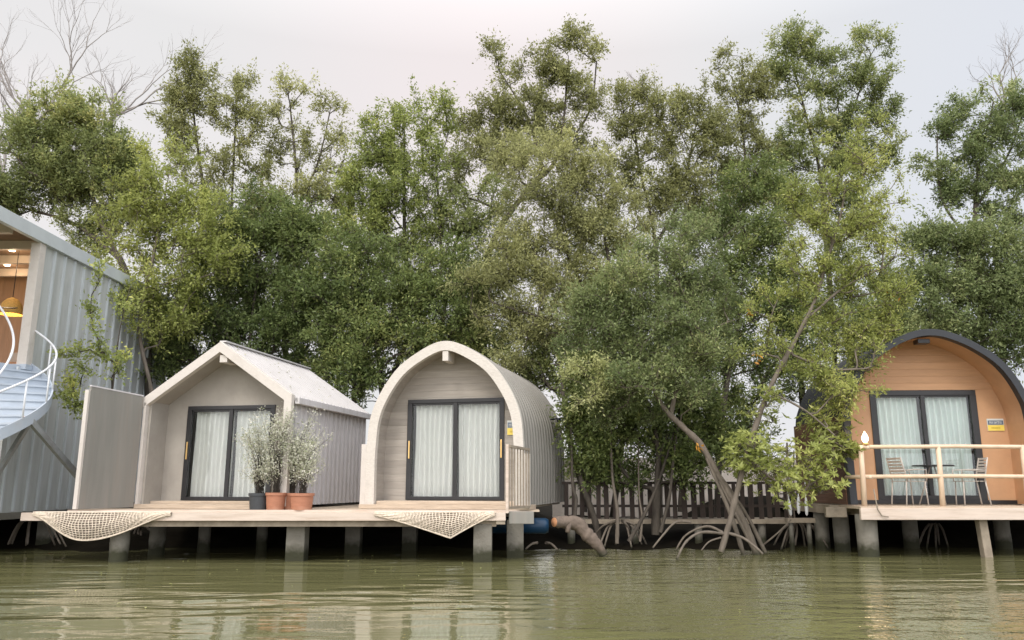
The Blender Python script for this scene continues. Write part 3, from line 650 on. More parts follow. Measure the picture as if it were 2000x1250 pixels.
# ---------------------------------------------------------------- big building at the left
b = thing('two_storey_building', 'tall blue-grey ribbed metal building with open upper room at the left edge', 'building', (-10.6, 17, .88))
WX = -10.55
MB().bb(WX - .08, WX, 16.6, 24.0, .86, 3.8).bb(WX - .08, WX, 17.2, 24.0, 3.8, 6.72).build('side_wall', M['bld'], b, world=True)
m = MB(); y = 16.75
while y < 23.9:
    m.bb(WX, WX + .045, y, y + .05, .88, 6.7 if y > 17.2 else 3.9); y += .42
m.build('wall_rib', M['bld_light'], b, world=True)  # ribs paler than the wall: light caught on raised edges put into colour
MB().bb(WX - .16, WX + .05, 16.98, 17.2, 3.985, 6.72).build('corner_post', M['trim'], b, world=True, bevel=.006)
MB().bb(WX - .02, WX + .10, 14.2, 24.2, 6.72, 7.02).build('roof_fascia', M['bld_light'], b, world=True, bevel=.008)
MB().bb(-18, WX - .02, 14.2, 24.2, 6.90, 7.0).build('roof', M['ceil'], b, world=True)
for Y in (14.9, 16.2, 17.4, 18.6, 19.8):
    MB().bb(-18, WX - .17, Y, Y + .12, 6.70, 6.895).build('ceiling_beam', M['beam'], b, world=True)
MB().bb(-18, WX - .09, 20.6, 20.7, 4.0, 6.9).build('inner_wall', M['ply'], b, world=True)
MB().bb(-18, WX - .09, 17.0, 22.3, 3.78, 3.98).build('upper_floor', M['deck'], b, world=True)
MB().bb(-18, WX - .09, 16.62, 16.70, .88, 3.78).build('lower_front_wall', M['bld'], b, world=True)
m = MB(); x = -17.8
while x < WX - .2: m.bb(x, x + .05, 16.575, 16.619, .9, 3.78); x += .42
m.build('wall_rib', M['bld_light'], b, world=True)  # same paler rib tone, painting the light on their raised edges
MB().bb(-18, WX - .08, 23.9, 24.0, .86, 6.7).build('rear_wall', M['bld'], b, world=True)
MB().bb(-18, WX, 16.6, 24.0, .72, .86).build('floor_slab', M['concrete'], b, world=True)
for Y in (16.9, 19.2, 21.6):
    pile(b, -10.9, Y, .15, .72, True); pile(b, -13.2, Y, .15, .72, True)
for px, py in ((22, 501), (10, 546)):
    Y = 18.0 if py < 520 else 19.3; p_ = P(px, py, Y); p_[2] = 6.70
    MB().lathe((p_[0], p_[1], 6.86), [(0, -.03), (.065, -.03), (.075, 0.03)], 16).build('downlight', M['light'], b, world=True)
    q = bpy.data.lights.new('downlight_glow', 'POINT'); q.energy = 16; q.color = (1, .72, .45); q.shadow_soft_size = .08
    qo = bpy.data.objects.new('downlight_glow', q); C.objects.link(qo); qo.location = (p_[0], p_[1], 6.6)
p_ = P(24, 590, 18.2)
l_ = thing('pendant_lamp', 'woven wicker dome pendant lamp hanging in the open upper room', 'lamp', (p_[0], 18.2, p_[2] - .25))
MB().lathe((0, 0, 0), [(.25, -.05), (.245, .08), (.20, .22), (.11, .32), (.02, .36)], 24).build('lamp_shade', M['wicker'], l_, smooth=True)
MB().tube([(0, 0, .35), (0, 0, 6.9 - p_[2] + .25)], .008, 6).build('cord', M['black'], l_)
q = bpy.data.lights.new('pendant_glow', 'POINT'); q.energy = 10; q.color = (1, .7, .4); q.shadow_soft_size = .06
qo = bpy.data.objects.new('pendant_glow', q); C.objects.link(qo); qo.parent = l_; qo.location = (0, 0, .05)
p_ = P(4, 600, 17.6)
l_ = thing('ceiling_fan', 'black ceiling fan blade at the left edge in front of the wicker lamp', 'fan', (p_[0] - .25, 17.6, p_[2]))
MB().lathe((0, 0, 0), [(0, -.08), (.1, -.06), (.11, .04), (.05, .1)], 16).build('motor', M['black'], l_, smooth=True)
for k in range(3):
    MB().box((.30 * math.cos(R(10 + 120 * k)), .30 * math.sin(R(10 + 120 * k)), 0), (.46, .13, .02), rz=R(10 + 120 * k), rx=R(18)).build('blade', M['black'], l_, bevel=.006)
MB().tube([(0, 0, .08), (0, 0, 6.9 - p_[2])], .015, 6).build('rod', M['black'], l_)
l_ = thing('low_bench', 'low brown bench inside the open upper room behind the stairs', 'bench', (-12.2, 19.8, 3.98))
MB().bb(-12.9, -11.75, 19.5, 20.1, 4.2, 4.42).build('seat', M['ply'], l_, world=True, bevel=.03)
MB().bb(-12.9, -11.75, 20.1, 20.3, 4.2, 4.75).build('backrest', M['beam'], l_, world=True, bevel=.03)
for x in (-12.8, -11.85): MB().bb(x - .04, x + .04, 19.55, 19.63, 3.985, 4.2).build('leg', M['joist'], l_, world=True)

# curved staircase
st = thing('curved_staircase', 'pale blue-white curved staircase with white tube handrail beside the tall building', 'staircase', (-10.9, 15.6, .9))
CX, CY, RO, RI = -11.0, 15.55, 1.72, .72
def zt(th): return 3.98 - (72 - th) * .0158
def arcp(th, r, z): return (CX + r * math.cos(R(th)), CY + r * math.sin(R(th)), z)
n = 13
for k in range(n):
    t1 = 72 - k * 11; t0 = t1 - 11; z = 3.98 - (k + 1) * .174 + .0
    m = MB(); A = [t0 - 1.6 + (t1 - t0 + 1.6) * i / 5 for i in range(6)]; o0 = len(m.v)
    for th in A:
        for r in (RI, RO - .03):
            m.v.append(arcp(th, r, z)); m.v.append(arcp(th, r, z - .04))
    for i in range(5):
        a = i * 4; m.f += [(a, a + 2, a + 6, a + 4), (a + 1, a + 5, a + 7, a + 3), (a, a + 4, a + 5, a + 1), (a + 2, a + 3, a + 7, a + 6)]
    m.f += [(0, 1, 3, 2), (20, 22, 23, 21)]
    o = len(m.v)   # riser up to the next tread
    for r in (RI, RO - .03):
        for zz in (z, z + .134):
            m.v.append(arcp(t1 - .5, r, zz)); m.v.append(arcp(t1 + .6, r, zz))
    m.f += [(o, o + 4, o + 6, o + 2), (o + 1, o + 3, o + 7, o + 5), (o, o + 2, o + 3, o + 1), (o + 4, o + 5, o + 7, o + 6)]
    m.build('tread', M['blue_white'], st, world=True)
m = MB(); m.v = []
for i in range(41):
    th = 76 - i * 3.9; z = zt(th)
    for r, dz in ((RO - .03, .03), (RO, .03), (RO, -.20), (RO - .03, -.20)): m.v.append(arcp(th, r, z + dz))
for i in range(40):
    for j in range(4): m.f.append((i * 4 + j, i * 4 + (j + 1) % 4, i * 4 + 4 + (j + 1) % 4, i * 4 + 4 + j))
m.f += [(0, 1, 2, 3), (160, 161, 162, 163)]
m.build('stringer', M['blue_white'], st, world=True)
MB().tube([arcp(76 - i * 3.9, RO - .015, zt(76 - i * 3.9) + .75) for i in range(41)], .022, 8).build('handrail', M['white'], st, world=True)
for th in (76, 52, 32, 12, -12, -38, -64): MB().tube([arcp(th, RO - .015, zt(th)), arcp(th, RO - .015, zt(th) + .75)], .018, 8).build('baluster', M['white'], st, world=True)
MB().tube([arcp(90 - i * 5, RI + .2, zt(90 - i * 5) + 1.0 - i * .012) for i in range(32)], .024, 8).build('handrail', M['white'], st, world=True)
MB().tube([arcp(0, .35, -.5), arcp(0, .35, 5.3)], .07, 12).build('centre_pole', M['white'], st, world=True)
MB().bb(-12.6, -10.45, 16.9, 17.35, 3.86, 3.975).build('landing', M['blue_white'], st, world=True)
p1, p2 = arcp(-3, RO - .05, zt(0) - .2), P(152, 930, 16.7)
MB().beam(p1, p2, .09, .11).build('brace', M['steel'], st, world=True)
p2 = P(-20, 950, 15.6); MB().beam(p1, p2, .08, .08).build('brace', M['steel'], st, world=True)

# ---------------------------------------------------------------- fence, wall, odds and ends
f_ = thing('picket_fence', 'dark weathered picket fence between the taupe pod and the orange cabin', 'fence', (3.3, 19.3, .8))
FY = 19.4; rng = random.Random(8)
zt_, zb = P(1300, 944, FY)[2], P(1300, 1012, FY)[2]
MB().bb(1.2, 6.6, FY + .03, FY + .07, zt_ - .02, zt_ + .04).build('rail', M['fence'], f_, world=True)
MB().bb(1.2, 6.6, FY + .03, FY + .07, zb + .25, zb + .31).build('rail', M['fence'], f_, world=True)
x = 1.25
while x < 6.5:
    wd = rng.uniform(.085, .13)
    MB().box((x + wd / 2, FY, (zt_ + zb) / 2 + rng.uniform(-.02, .02)), (wd, .03, zt_ - zb + rng.uniform(-.05, .06)), ry=rng.uniform(-.02, .02)).build('picket', M['fence'], f_, world=True)
    x += wd + rng.uniform(.075, .12)
k_ = thing('board_walkway', 'grey weathered boardwalk edge running below the dark fence', 'walkway', (3.8, 19.5, .5))
MB().bb(1.0, 6.9, 19.2, 20.3, zb - .12, zb - .02).build('planks', M['joist'], k_, world=True)
for x in (1.4, 2.9, 4.4, 5.9): pile(k_, x, 19.35, .09, zb - .12)
o = MB().bb(1.5, 13.5, 30.0, 30.2, .0, 2.4).build('garden_wall', M['palewall']); tag(o, 'low pinkish rendered wall behind the dark fence', 'wall')
w_ = thing('white_paddle', 'first white paddle leaning upright near the orange cabin, left one', 'paddle', P(1548, 1010, 18.6), 0, 'white paddles standing by the orange cabin')
def paddle(p, h, label, first=[None]):
    if first[0] is None:
        q = w_; q.location = p
        MB().tube([(0, 0, .2), (0, 0, .55)], .014, 6).build('shaft', M['white'], q)
        MB().lathe((0, 0, 0), [(0, 0), (.045, .03), (.06, .12), (.045, .24), (.014, .30)], 10).build('blade', M['white'], q, smooth=True)
        first[0] = q
    else:
        q = first[0].copy(); C.objects.link(q); q.location = p
        for ch in first[0].children:
            c = ch.copy(); C.objects.link(c); c.parent = q
    q['label'] = label; return q
for i, (px, lab) in enumerate(((1545, 'white paddle standing by the water, leftmost of the three left of the orange cabin'), (1560, 'white paddle with broad blade, middle of the three left of the orange cabin'), (1576, 'white paddle standing by the water, nearest of the three to the orange cabin'))):
    p_ = P(px, 1008 - (i % 2) * 3, 18.4); q = paddle([float(a) for a in p_], 1, lab); q.rotation_euler = (0, R((-4, 3, 1)[i]), 0); q.scale = (1, 1, (1.3, 1.5, 1.4)[i]); q.scale.x = .7; q.scale.y = .7
rk = thing('paddle_stand', 'low dark stand under the white paddles', 'stand', [float(a) for a in P(1560, 1030, 18.4)])
a = P(1535, 1010, 18.4); MB().bb(a[0], a[0] + .62, 18.3, 18.5, a[2] - .12, a[2] - .02).build('board', M['joist'], rk, world=True)
pile(rk, a[0] + .1, 18.4, .05, a[2] - .12); pile(rk, a[0] + .5, 18.4, .05, a[2] - .12)
# log
lg = thing('cut_log', 'short stubby log with orange sawn end leaning into the water by the pod', 'log', [float(a) for a in P(1130, 1050, 16.8)])
pts = [P(1083, 1020, 16.55), P(1105, 1020, 16.7), P(1128, 1024, 16.8), P(1143, 1040, 16.8), P(1156, 1053, 16.8), P(1168, 1066, 16.8), P(1180, 1085, 16.8)]
rl = np.random.RandomState(5)
def smo(pts, n):
    P_ = [Vector(p) for p in pts]; res = []
    for i in range(len(P_) - 1):
        p0, p1, p2, p3 = P_[max(i - 1, 0)], P_[i], P_[i + 1], P_[min(i + 2, len(P_) - 1)]
        for j in range(n):
            t = j / n; res.append(.5 * ((2 * p1) + (-p0 + p2) * t + (2 * p0 - 5 * p1 + 4 * p2 - p3) * t * t + (-p0 + 3 * p1 - 3 * p2 + p3) * t ** 3))
    return res + [P_[-1]]
lp = smo(pts, 5); lr = np.interp(np.linspace(0, 6, len(lp)), range(7), [.095, .125, .155, .13, .135, .10, .08]) * (1 + .06 * rl.randn(len(lp)))
lr[0] = .095; lm = MB().tube(lp, list(lr), 18); lm.v = [lm.v[i] if i < 18 else tuple(Vector(lm.v[i]) + Vector(rl.randn(3)) * .006) for i in range(len(lm.v))]
lm.build('trunk', M['logb'], lg, world=True)
dv = (Vector(pts[0]) - Vector(pts[1])).normalized()
MB().tube([Vector(pts[0]), Vector(pts[0]) + dv * .02], [.093, .088], 14).build('sawn_end', M['cut'], lg, world=True)
MB().tube([P(1112, 1020, 16.65), P(1108, 1040, 16.6)], [.06, .045], 8).build('branch_stub', M['logb'], lg, world=True)
p_ = P(1040, 1028, 17.0); bl = MB().tube([(p_[0] - .9, 17.35, p_[2]), (p_[0] + .28, 17.2, p_[2]), (p_[0] + .34, 17.2, p_[2])], [.16, .16, .13], 20)
bl = bl.build('barrel', M['blue']); tag(bl, 'blue plastic barrel float under the rear of the taupe pod', 'barrel')

# ---------------------------------------------------------------- plants
def poly_obj(name, V, Fq, tint, material, parent, loc):
    me = bpy.data.meshes.new(name); n = len(V); k = Fq.shape[0]; c = Fq.shape[1]
    V = (V - np.array(loc)).astype(np.float32)
    me.vertices.add(n); me.vertices.foreach_set('co', V.ravel())
    me.loops.add(k * c); me.loops.foreach_set('vertex_index', Fq.ravel().astype(np.int32))
    me.polygons.add(k); me.polygons.foreach_set('loop_start', np.arange(0, k * c, c, dtype=np.int32))
    me.polygons.foreach_set('loop_total', np.full(k, c, np.int32))
    if tint is not None:
        at = me.attributes.new('tint', 'FLOAT', 'POINT'); at.data.foreach_set('value', tint.astype(np.float32))
    me.update(); me.validate(); me.materials.append(material)
    o = bpy.data.objects.new(name, me); C.objects.link(o); o.parent = parent
    return o
def unit(a): return a / (np.linalg.norm(a, axis=-1, keepdims=True) + 1e-9)
def leaf_mesh(rs, pos, axis, Ln, Wd, tint, up=.8):
    n = len(pos); axis = unit(axis)
    nr = unit(rs.randn(n, 3) * .7 + np.array([0, 0, up])); side = unit(np.cross(axis, nr)); nr = np.cross(side, axis)
    Ln = Ln[:, None]; Wd = Wd[:, None]
    a = pos; b_ = pos + axis * Ln * .45 + side * Wd * .5 + nr * Ln * .05; c = pos + axis * Ln - nr * Ln * .12; d_ = pos + axis * Ln * .45 - side * Wd * .5 + nr * Ln * .05
    V = np.stack([a, b_, c, d_], 1).reshape(-1, 3); Fq = np.arange(4 * n).reshape(n, 4)
    return V, Fq, np.repeat(tint, 4)
RSB = np.random.RandomState(4)
def tubes(paths, n=6):            # list of (pts(k,3), rad(k))
    Vs = []; Fs = []; o = 0
    for pts, rad in paths:
        pts = np.asarray(pts, float); k = len(pts)
        if k < 2: continue
        rad = np.asarray(rad, float)
        if rad.max() > .02: rad = rad * (1 + .07 * RSB.randn(k))
        d_ = np.gradient(pts, axis=0); d_ = unit(d_)
        ref = np.array([0.31, .52, .8]); x = unit(np.cross(d_, ref)); y = np.cross(d_, x)
        m_ = n if rad[0] > .012 else 3
        t = np.arange(m_) * 2 * np.pi / m_
        ring = pts[:, None, :] + np.asarray(rad)[:, None, None] * (x[:, None, :] * np.cos(t)[None, :, None] + y[:, None, :] * np.sin(t)[None, :, None])
        Vs.append(ring.reshape(-1, 3))
        i = np.arange(k - 1)[:, None] * m_; j = np.arange(m_)[None, :]; j2 = (j + 1) % m_
        Fs.append((np.stack([i + j, i + j2, i + m_ + j2, i + m_ + j], -1).reshape(-1, 4)) + o); o += k * m_
    return np.concatenate(Vs), np.concatenate(Fs)
def spline(pts, n):
    pts = np.asarray(pts, float); k = len(pts); out = []
    for i in range(k - 1):
        p0, p1, p2, p3 = pts[max(i - 1, 0)], pts[i], pts[i + 1], pts[min(i + 2, k - 1)]
        for j in range(n):
            t = j / n; out.append(.5 * ((2 * p1) + (-p0 + p2) * t + (2 * p0 - 5 * p1 + 4 * p2 - p3) * t * t + (-p0 + 3 * p1 - 3 * p2 + p3) * t ** 3))
    out.append(pts[-1]); return np.array(out)
NLEAF = [0]
def tree(name, label, cat, trunks, r0, blobs, Y, leaf, bark='bark', seed=1, dens=5.0, cr_=(.34, .6), lpc=230, ll=(.07, .11), lw=.42, group=None,
         dy=.75, twigs=7, squash=.75, droop=0.0, rosette=None, roots=None, tip=.006, hold=.0, fallen=0, tw_r=.004, jit=.07, carve=.27):
    rs = np.random.RandomState(seed); big = dens > 4 and cr_[0] > .3 or cr_[0] >= .24
    if rosette is None and cat == 'tree': dens = dens * 2.7; lpc = lpc * .74; r0 = r0 * .5; ll = (ll[0] * .8, ll[1] * 1.3); cr_ = (cr_[0] * .9, cr_[1] * 1.05); jit = jit * .95; twigs = 9; dens *= 1.18; tip = .004
    elif cat == 'tree': dens *= 2.1; r0 *= .7; lpc = lpc * 1.3; jit = .07; carve = .2; cr_ = (cr_[0], cr_[1] * 1.1)
    bo = rs.randn(len(blobs)) * .15; bo = [bl[6] if len(bl) > 6 else b for b, bl in zip(bo, blobs)]
    tr = [spline([P(*q) for q in t], 6) for t in trunks]
    base = tr[0][0]; loc = [float(base[0]), float(base[1]), float(max(base[2], -.2))]
    root = thing(name, label, cat, loc, 0, group)
    nodes = [tuple(tr[0][0])]; par = [-1]; paths = []
    def add_path(pts, start):
        idx = [start]
        for p in pts: nodes.append(tuple(p)); par.append(idx[-1]); idx.append(len(nodes) - 1)
        paths.append(idx)
    add_path(tr[0][1:], 0); ntr0 = len(nodes)
    for t in tr[1:]:
        A = np.array(nodes); i0 = int(np.argmin(((A - t[0]) ** 2).sum(1))); add_path(t[1:] if np.linalg.norm(A[i0] - t[0]) < .3 else t, i0)
    # crown clumps
    cl = []; ct = []
    for bi, bl in enumerate(blobs):
        px, py, rx, ry = bl[:4]; Yb = bl[4] if len(bl) > 4 else Y; dn = bl[5] if len(bl) > 5 else 1.0
        c = P(px, py, Yb); k = Yb / F_PX; ax, az = rx * k, ry * k; ay = dy * (ax + az) / 2
        n = max(2, int(dens * dn * ax * az * math.pi / (np.mean(cr_) * 2)))
        u = unit(rs.randn(n, 3)) * (rs.rand(n, 1) ** .45)
        for q in u:
            cl.append(c + q * np.array([ax, ay, az]) * 1.17); ct.append((bi, rs.rand()))
    cl = np.array(cl); ct = np.array(ct, dtype=object)
    ph = rs.rand(9) * 6.28; q3 = cl * 2 * np.pi
    nzv = np.sin(q3[:, 0] / 1.7 + ph[0] + 1.3 * np.sin(q3[:, 2] / 2.1 + ph[1])) + np.sin(q3[:, 2] / 1.3 + ph[2] + 1.1 * np.sin(q3[:, 0] / 1.9 + ph[3])) + .8 * np.sin(q3[:, 1] / 1.5 + ph[4] + q3[:, 0] / 2.7) + .6 * rs.randn(len(cl))
    kp = nzv > np.quantile(nzv, carve); cl = cl[kp]; ct = ct[kp]
    base_n = np.array(nodes)
    dist = np.array([np.min(((base_n - c) ** 2).sum(1)) for c in cl]); order = np.argsort(dist)
    ends = {}
    plen = [0.0] * len(nodes)
    for i in range(1, len(nodes)): plen[i] = plen[par[i]] + float(np.linalg.norm(np.array(nodes[i]) - np.array(nodes[par[i]])))
    for ci in order:
        c = cl[ci]; A = np.array(nodes); d_ = np.linalg.norm(A - c, axis=1)
        hi = A[:, 2] - (c[2] - .35 * np.hypot(A[:, 0] - c[0], A[:, 1] - c[1]))
        cost = d_ + .10 * np.array(plen) + np.clip(hi, 0, None) * (1.2 if droop == 0 else .3) + np.where(np.arange(len(A)) < ntr0 * hold, 50, 0)
        i0 = int(np.argmin(cost)); s_ = A[i0]; dd = np.linalg.norm(c - s_)
        pdir = unit(s_ - A[par[i0]]) if par[i0] >= 0 else np.array([0, 0, 1.])
        k = max(2, int(dd / .22)); T = np.linspace(0, 1, k + 1)[1:]
        ctrl = s_ + pdir * dd * .35 + np.array([0, 0, .12 * dd]) + rs.randn(3) * .05 * dd
        pts = [(1 - t) ** 2 * s_ + 2 * t * (1 - t) * ctrl + t * t * c + rs.randn(3) * .022 * (1 if t < 1 else 0) for t in T]
        add_path(pts, i0)
        for p in range(len(plen), len(nodes)): plen.append(plen[par[p]] + float(np.linalg.norm(np.array(nodes[p]) - np.array(nodes[par[p]]))))
        ends[ci] = len(nodes) - 1
    Nn = len(nodes); desc = np.zeros(Nn)
    for e in ends.values(): desc[e] += 1
    desc[ntr0 - 1] += 1
    for i in range(Nn - 1, 0, -1): desc[par[i]] += desc[i]
    rad = tip + (r0 - tip) * (desc / desc[0]) ** .5
    # keep the trunk tapering evenly
    for i in range(1, ntr0): rad[i] = max(rad[i], (r0 * (1 - .75 * i / ntr0)))
    A = np.array(nodes)
    TP = []; carve = 0
    for idx in paths:
        r = rad[idx].copy()
        if idx[0] != 0 or True: r[0] = min(r[0], r[1] * 1.15)
        TP.append((A[idx], r))
    if roots:
        for rt in roots: 
            q = spline([P(*a) for a in rt[0]], 6); TP.append((q, np.linspace(rt[1], rt[2], len(q))))
    # twigs and leaves
    LP = []; LA = []; LT = []; LS = []; bigP = []; bigA = []; bigT = []
    for ci, c in enumerate(cl):
        Rc = rs.uniform(*cr_); out = unit(c - A[par[ends[ci]]]); base_t = .18 + .5 * ct[ci][1] + bo[ct[ci][0]]
        nt_ = twigs
        ax = unit(out * .55 + rs.randn(3) * .45 + np.array([0, 0, .55 - droop])); b0_ = c - ax * Rc * .55; b1_ = c + ax * Rc * .85; bm = c + rs.randn(3) * .05
        TP.append((np.array([c, bm + (b1_ - bm) * .5, b1_]), np.array([tw_r * 1.6, tw_r * 1.2, tw_r * .7])))
        if not rosette: TP.append((np.array([c, b0_ * .5 + bm * .5, b0_]), np.array([tw_r * 1.4, tw_r, tw_r * .6])))
        for _k in range(nt_):
            st_ = b0_ + (b1_ - b0_) * rs.rand() if not rosette else c
            q = unit(ax * .75 + unit(rs.randn(3)) * 1.0 + np.array([0, 0, .1 - droop]))
            e = st_ + q * Rc * rs.uniform(.45, .95); e[2] -= droop * Rc * .5
            mid = (st_ + e) / 2 + rs.randn(3) * .03
            TP.append((np.array([st_, mid, e]), np.array([tw_r * 1.2, tw_r * .9, tw_r * .5])))
            isros = rosette and c[2] < rosette[0] + rs.randn() * .35
            if isros:
                for _ in range(rs.randint(1, 3)):
                    ep = e + rs.randn(3) * .10; nl = rs.randint(6, 10); ph = rs.rand() * 6
                    for h in range(nl):
                        an = ph + h * 2 * np.pi / nl; tl = unit(q * .5 + np.array([0, -.15, .35])); sx = unit(np.cross(tl, [.1, .9, .3])); sy = np.cross(tl, sx)
                        bigP.append(ep); bigA.append(sx * np.cos(an) + sy * np.sin(an) + tl * rs.uniform(.05, .55)); bigT.append(np.clip(base_t + rs.randn() * .15, 0, 1))
                continue
            n = int(lpc / nt_); t = rs.rand(n) ** .8; 
            p = st_ + (e - st_) * t[:, None] * 1.05 + rs.randn(n, 3) * jit * (.5 + t[:, None])
            LP.append(p); LA.append(unit(rs.randn(n, 3)) * .8 + q * .9 + np.array([0, 0, -.1 - droop])); LT.append(np.clip(base_t + rs.randn(n) * .2, 0, 1))
    if LP:
        LP = np.concatenate(LP); LA = np.concatenate(LA); LT = np.concatenate(LT); n = len(LP); NLEAF[0] += n
        Ls = rs.uniform(ll[0], ll[1], n); V, Fq, T = leaf_mesh(rs, LP, LA, Ls, Ls * lw * rs.uniform(.8, 1.2, n), LT)
    else: V = np.zeros((0, 3)); Fq = np.zeros((0, 4), int); T = np.zeros(0)
    if bigP:
        bp_ = np.array(bigP); n = len(bp_); Ls = rs.uniform(*rosette[1], n); V2, F2, T2 = leaf_mesh(rs, bp_, np.array(bigA), Ls, Ls * .33, np.array(bigT), up=.3)
        F2 = F2 + len(V); V = np.concatenate([V, V2]); Fq = np.concatenate([Fq, F2]); T = np.concatenate([T, T2])
    crn = poly_obj('crown' if name.endswith('tree') or name.startswith('mangrove') else 'foliage', V, Fq, T, L[leaf], root, loc)
    TV, TF = tubes(TP, 7)
    tk = poly_obj('trunk', TV, TF, None, M[bark], root, loc); tk.data.polygons.foreach_set('use_smooth', [True] * len(tk.data.polygons))
    return root
def bare_tree(label, start, r0, seed, levels=5, length=2.2, Y=30, spread=.5, lean=(0, 0, 1), group='bare leafless trees behind the crowns', dirs=None):
    rs = np.random.RandomState(seed); paths = []
    def grow(p, d_, ln, r, lev):
        pts = [p]; n = 5; dd = d_.copy()
        for i in range(n):
            dd = unit(dd + rs.randn(3) * .13 + np.array([0, 0, .04])); pts.append(pts[-1] + dd * ln / n)
        paths.append((np.array(pts), np.linspace(r, r * .6, n + 1)))
        if lev == 0: return
        for k in range(rs.randint(2, 4)):
            j = rs.randint(2, n + 1) if k else n
            nd = unit(dd + unit(rs.randn(3)) * spread * 1.25 * np.array([1, .6, .8])); grow(pts[j], nd, ln * rs.uniform(.58, .84), r * .56, lev - 1)
    s_ = P(*start); root = thing('bare_tree', label, 'tree', [float(a) for a in s_], 0, group)
    grow(s_, unit(np.array(lean, float)), length, r0, levels)
    V, Fq = tubes(paths, 6); poly_obj('trunk', V, Fq, None, M['bare'], root, [float(a) for a in s_]); return root
#TREES
bare_tree('pale leafless tree rising at the top left corner behind the dark round crown', (-20, 560, 30), .20, 3, 7, 4.2, 30, .46, (.22, 0, 1))
bare_tree('small leafless tree with forked branches right of the corner one', (205, 330, 30), .085, 12, 5, 1.7, 30, .5, (.1, 0, 1))
bare_tree('leafless twigs rising behind the right edge crowns', (1985, 260, 28), .06, 21, 5, 1.5, 28, .5, (-.1, 0, 1))
bare_tree('leafless twigs rising behind the olive crown right of the tall centre tree', (1262, 230, 28), .05, 31, 5, .9, 28, .5, (.1, 0, 1))
G = 'mangrove trees standing behind the cabins'
tree('mangrove_tree', 'dark green tree with broad rounded crown over the tall building at the left', 'tree',
     [[(300, 1010, 22.4), (290, 760, 22.6), (282, 620, 23), (240, 520, 23.4), (200, 440, 23.6), (180, 380, 24)], [(232, 505, 23.4), (150, 440, 24), (60, 410, 24.3), (10, 400, 24.5)]], .20,
     [(140, 235, 90, 45), (70, 280, 60, 55), (150, 320, 110, 60), (40, 370, 70, 45), (220, 330, 55, 70), (110, 380, 90, 35), (5, 410, 50, 30), (235, 410, 45, 45), (170, 460, 50, 40)], 24, 'dark', seed=11, dens=7, lpc=260, group=G)
tree('mangrove_tree', 'bright yellow-green tree just right of the tall grey building', 'tree',
     [[(285, 1010, 21.2), (300, 800, 21.2), (272, 640, 21.2), (300, 500, 21.4), (330, 340, 21.5)]], .11,
     [(320, 310, 45, 40, 22, .7), (300, 380, 75, 50), (350, 430, 90, 55), (260, 440, 55, 50), (300, 520, 90, 55), (400, 500, 60, 60), (230, 520, 50, 45), (250, 600, 60, 40, 21, .6), (330, 610, 70, 60)], 21.5, 'yel', 'barkl', seed=12, dens=4.6, lpc=210, group=G)
tree('mangrove_tree', 'tall slender olive tree with two columned crowns left of the gap in the skyline', 'tree',
     [[(390, 1010, 24.5), (410, 760, 24.8), (440, 560, 25), (400, 380, 25), (375, 200, 25.2)], [(440, 560, 25), (452, 400, 25.2), (462, 200, 25.4)]], .15,
     [(372, 145, 42, 35), (348, 190, 36, 35), (350, 245, 40, 40), (395, 195, 35, 35), (460, 160, 36, 32), (445, 215, 36, 40), (482, 250, 40, 45), (370, 310, 45, 40, 25, .7), (440, 320, 40, 40, 25, .7), (510, 320, 40, 40, 25, .7), (420, 400, 60, 50), (500, 410, 50, 50)], 25, 'brownol', seed=13, dens=4.6, cr_=(.28, .5), lpc=190, group=G)
tree('mangrove_tree', 'slender tree with two small high crowns left of the pale sky gap', 'tree',
     [[(515, 1010, 25), (525, 680, 25), (560, 520, 25.4), (580, 380, 25.6), (566, 200, 25.8)], [(572, 420, 25.4), (620, 320, 25.6), (648, 200, 25.8)]], .15,
     [(565, 175, 34, 30), (560, 225, 36, 30, 25.8, .7), (645, 195, 38, 30, 25.8, .75), (655, 250, 34, 35, 25.8, .6), (600, 300, 55, 40, 25.6, .7), (660, 320, 35, 45, 25.6, .6), (545, 300, 35, 50, 25.6, .6), (590, 370, 60, 35, 25, .8), (640, 400, 50, 40)], 25.5, 'olive', seed=14, dens=4.2, cr_=(.28, .5), lpc=170, group=G)
tree('mangrove_tree', 'dense dark green tree behind the gabled cabin ridge', 'tree',
     [[(470, 1010, 22.8), (480, 760, 22.8), (500, 560, 23), (520, 430, 23)]], .16,
     [(500, 440, 90, 60), (590, 470, 70, 60), (430, 520, 80, 60), (540, 550, 100, 60), (610, 590, 70, 70), (470, 630, 110, 60), (380, 640, 70, 70), (560, 690, 110, 60), (330, 700, 50, 60)], 23, 'deep', seed=15, dens=6.0, lpc=240, group=G)
tree('mangrove_tree', 'leafy yellow-green tree rising between the gabled cabin and the pod', 'tree',
     [[(760, 1010, 23), (745, 800, 23.4), (800, 640, 24), (790, 450, 24.3), (790, 260, 24.4)], [(800, 640, 24), (860, 560, 24), (850, 300, 24.5)]], .16,
     [(775, 255, 70, 40, 24, .8), (730, 300, 55, 45), (800, 320, 70, 45), (700, 350, 50, 45, 24, .8), (760, 390, 90, 50), (850, 225, 50, 35, 24.5, .7), (850, 290, 40, 45, 24.5, .6), (700, 430, 70, 50), (800, 450, 70, 50, 24, .6)], 24, 'mid', seed=16, dens=5, lpc=220, group=G)
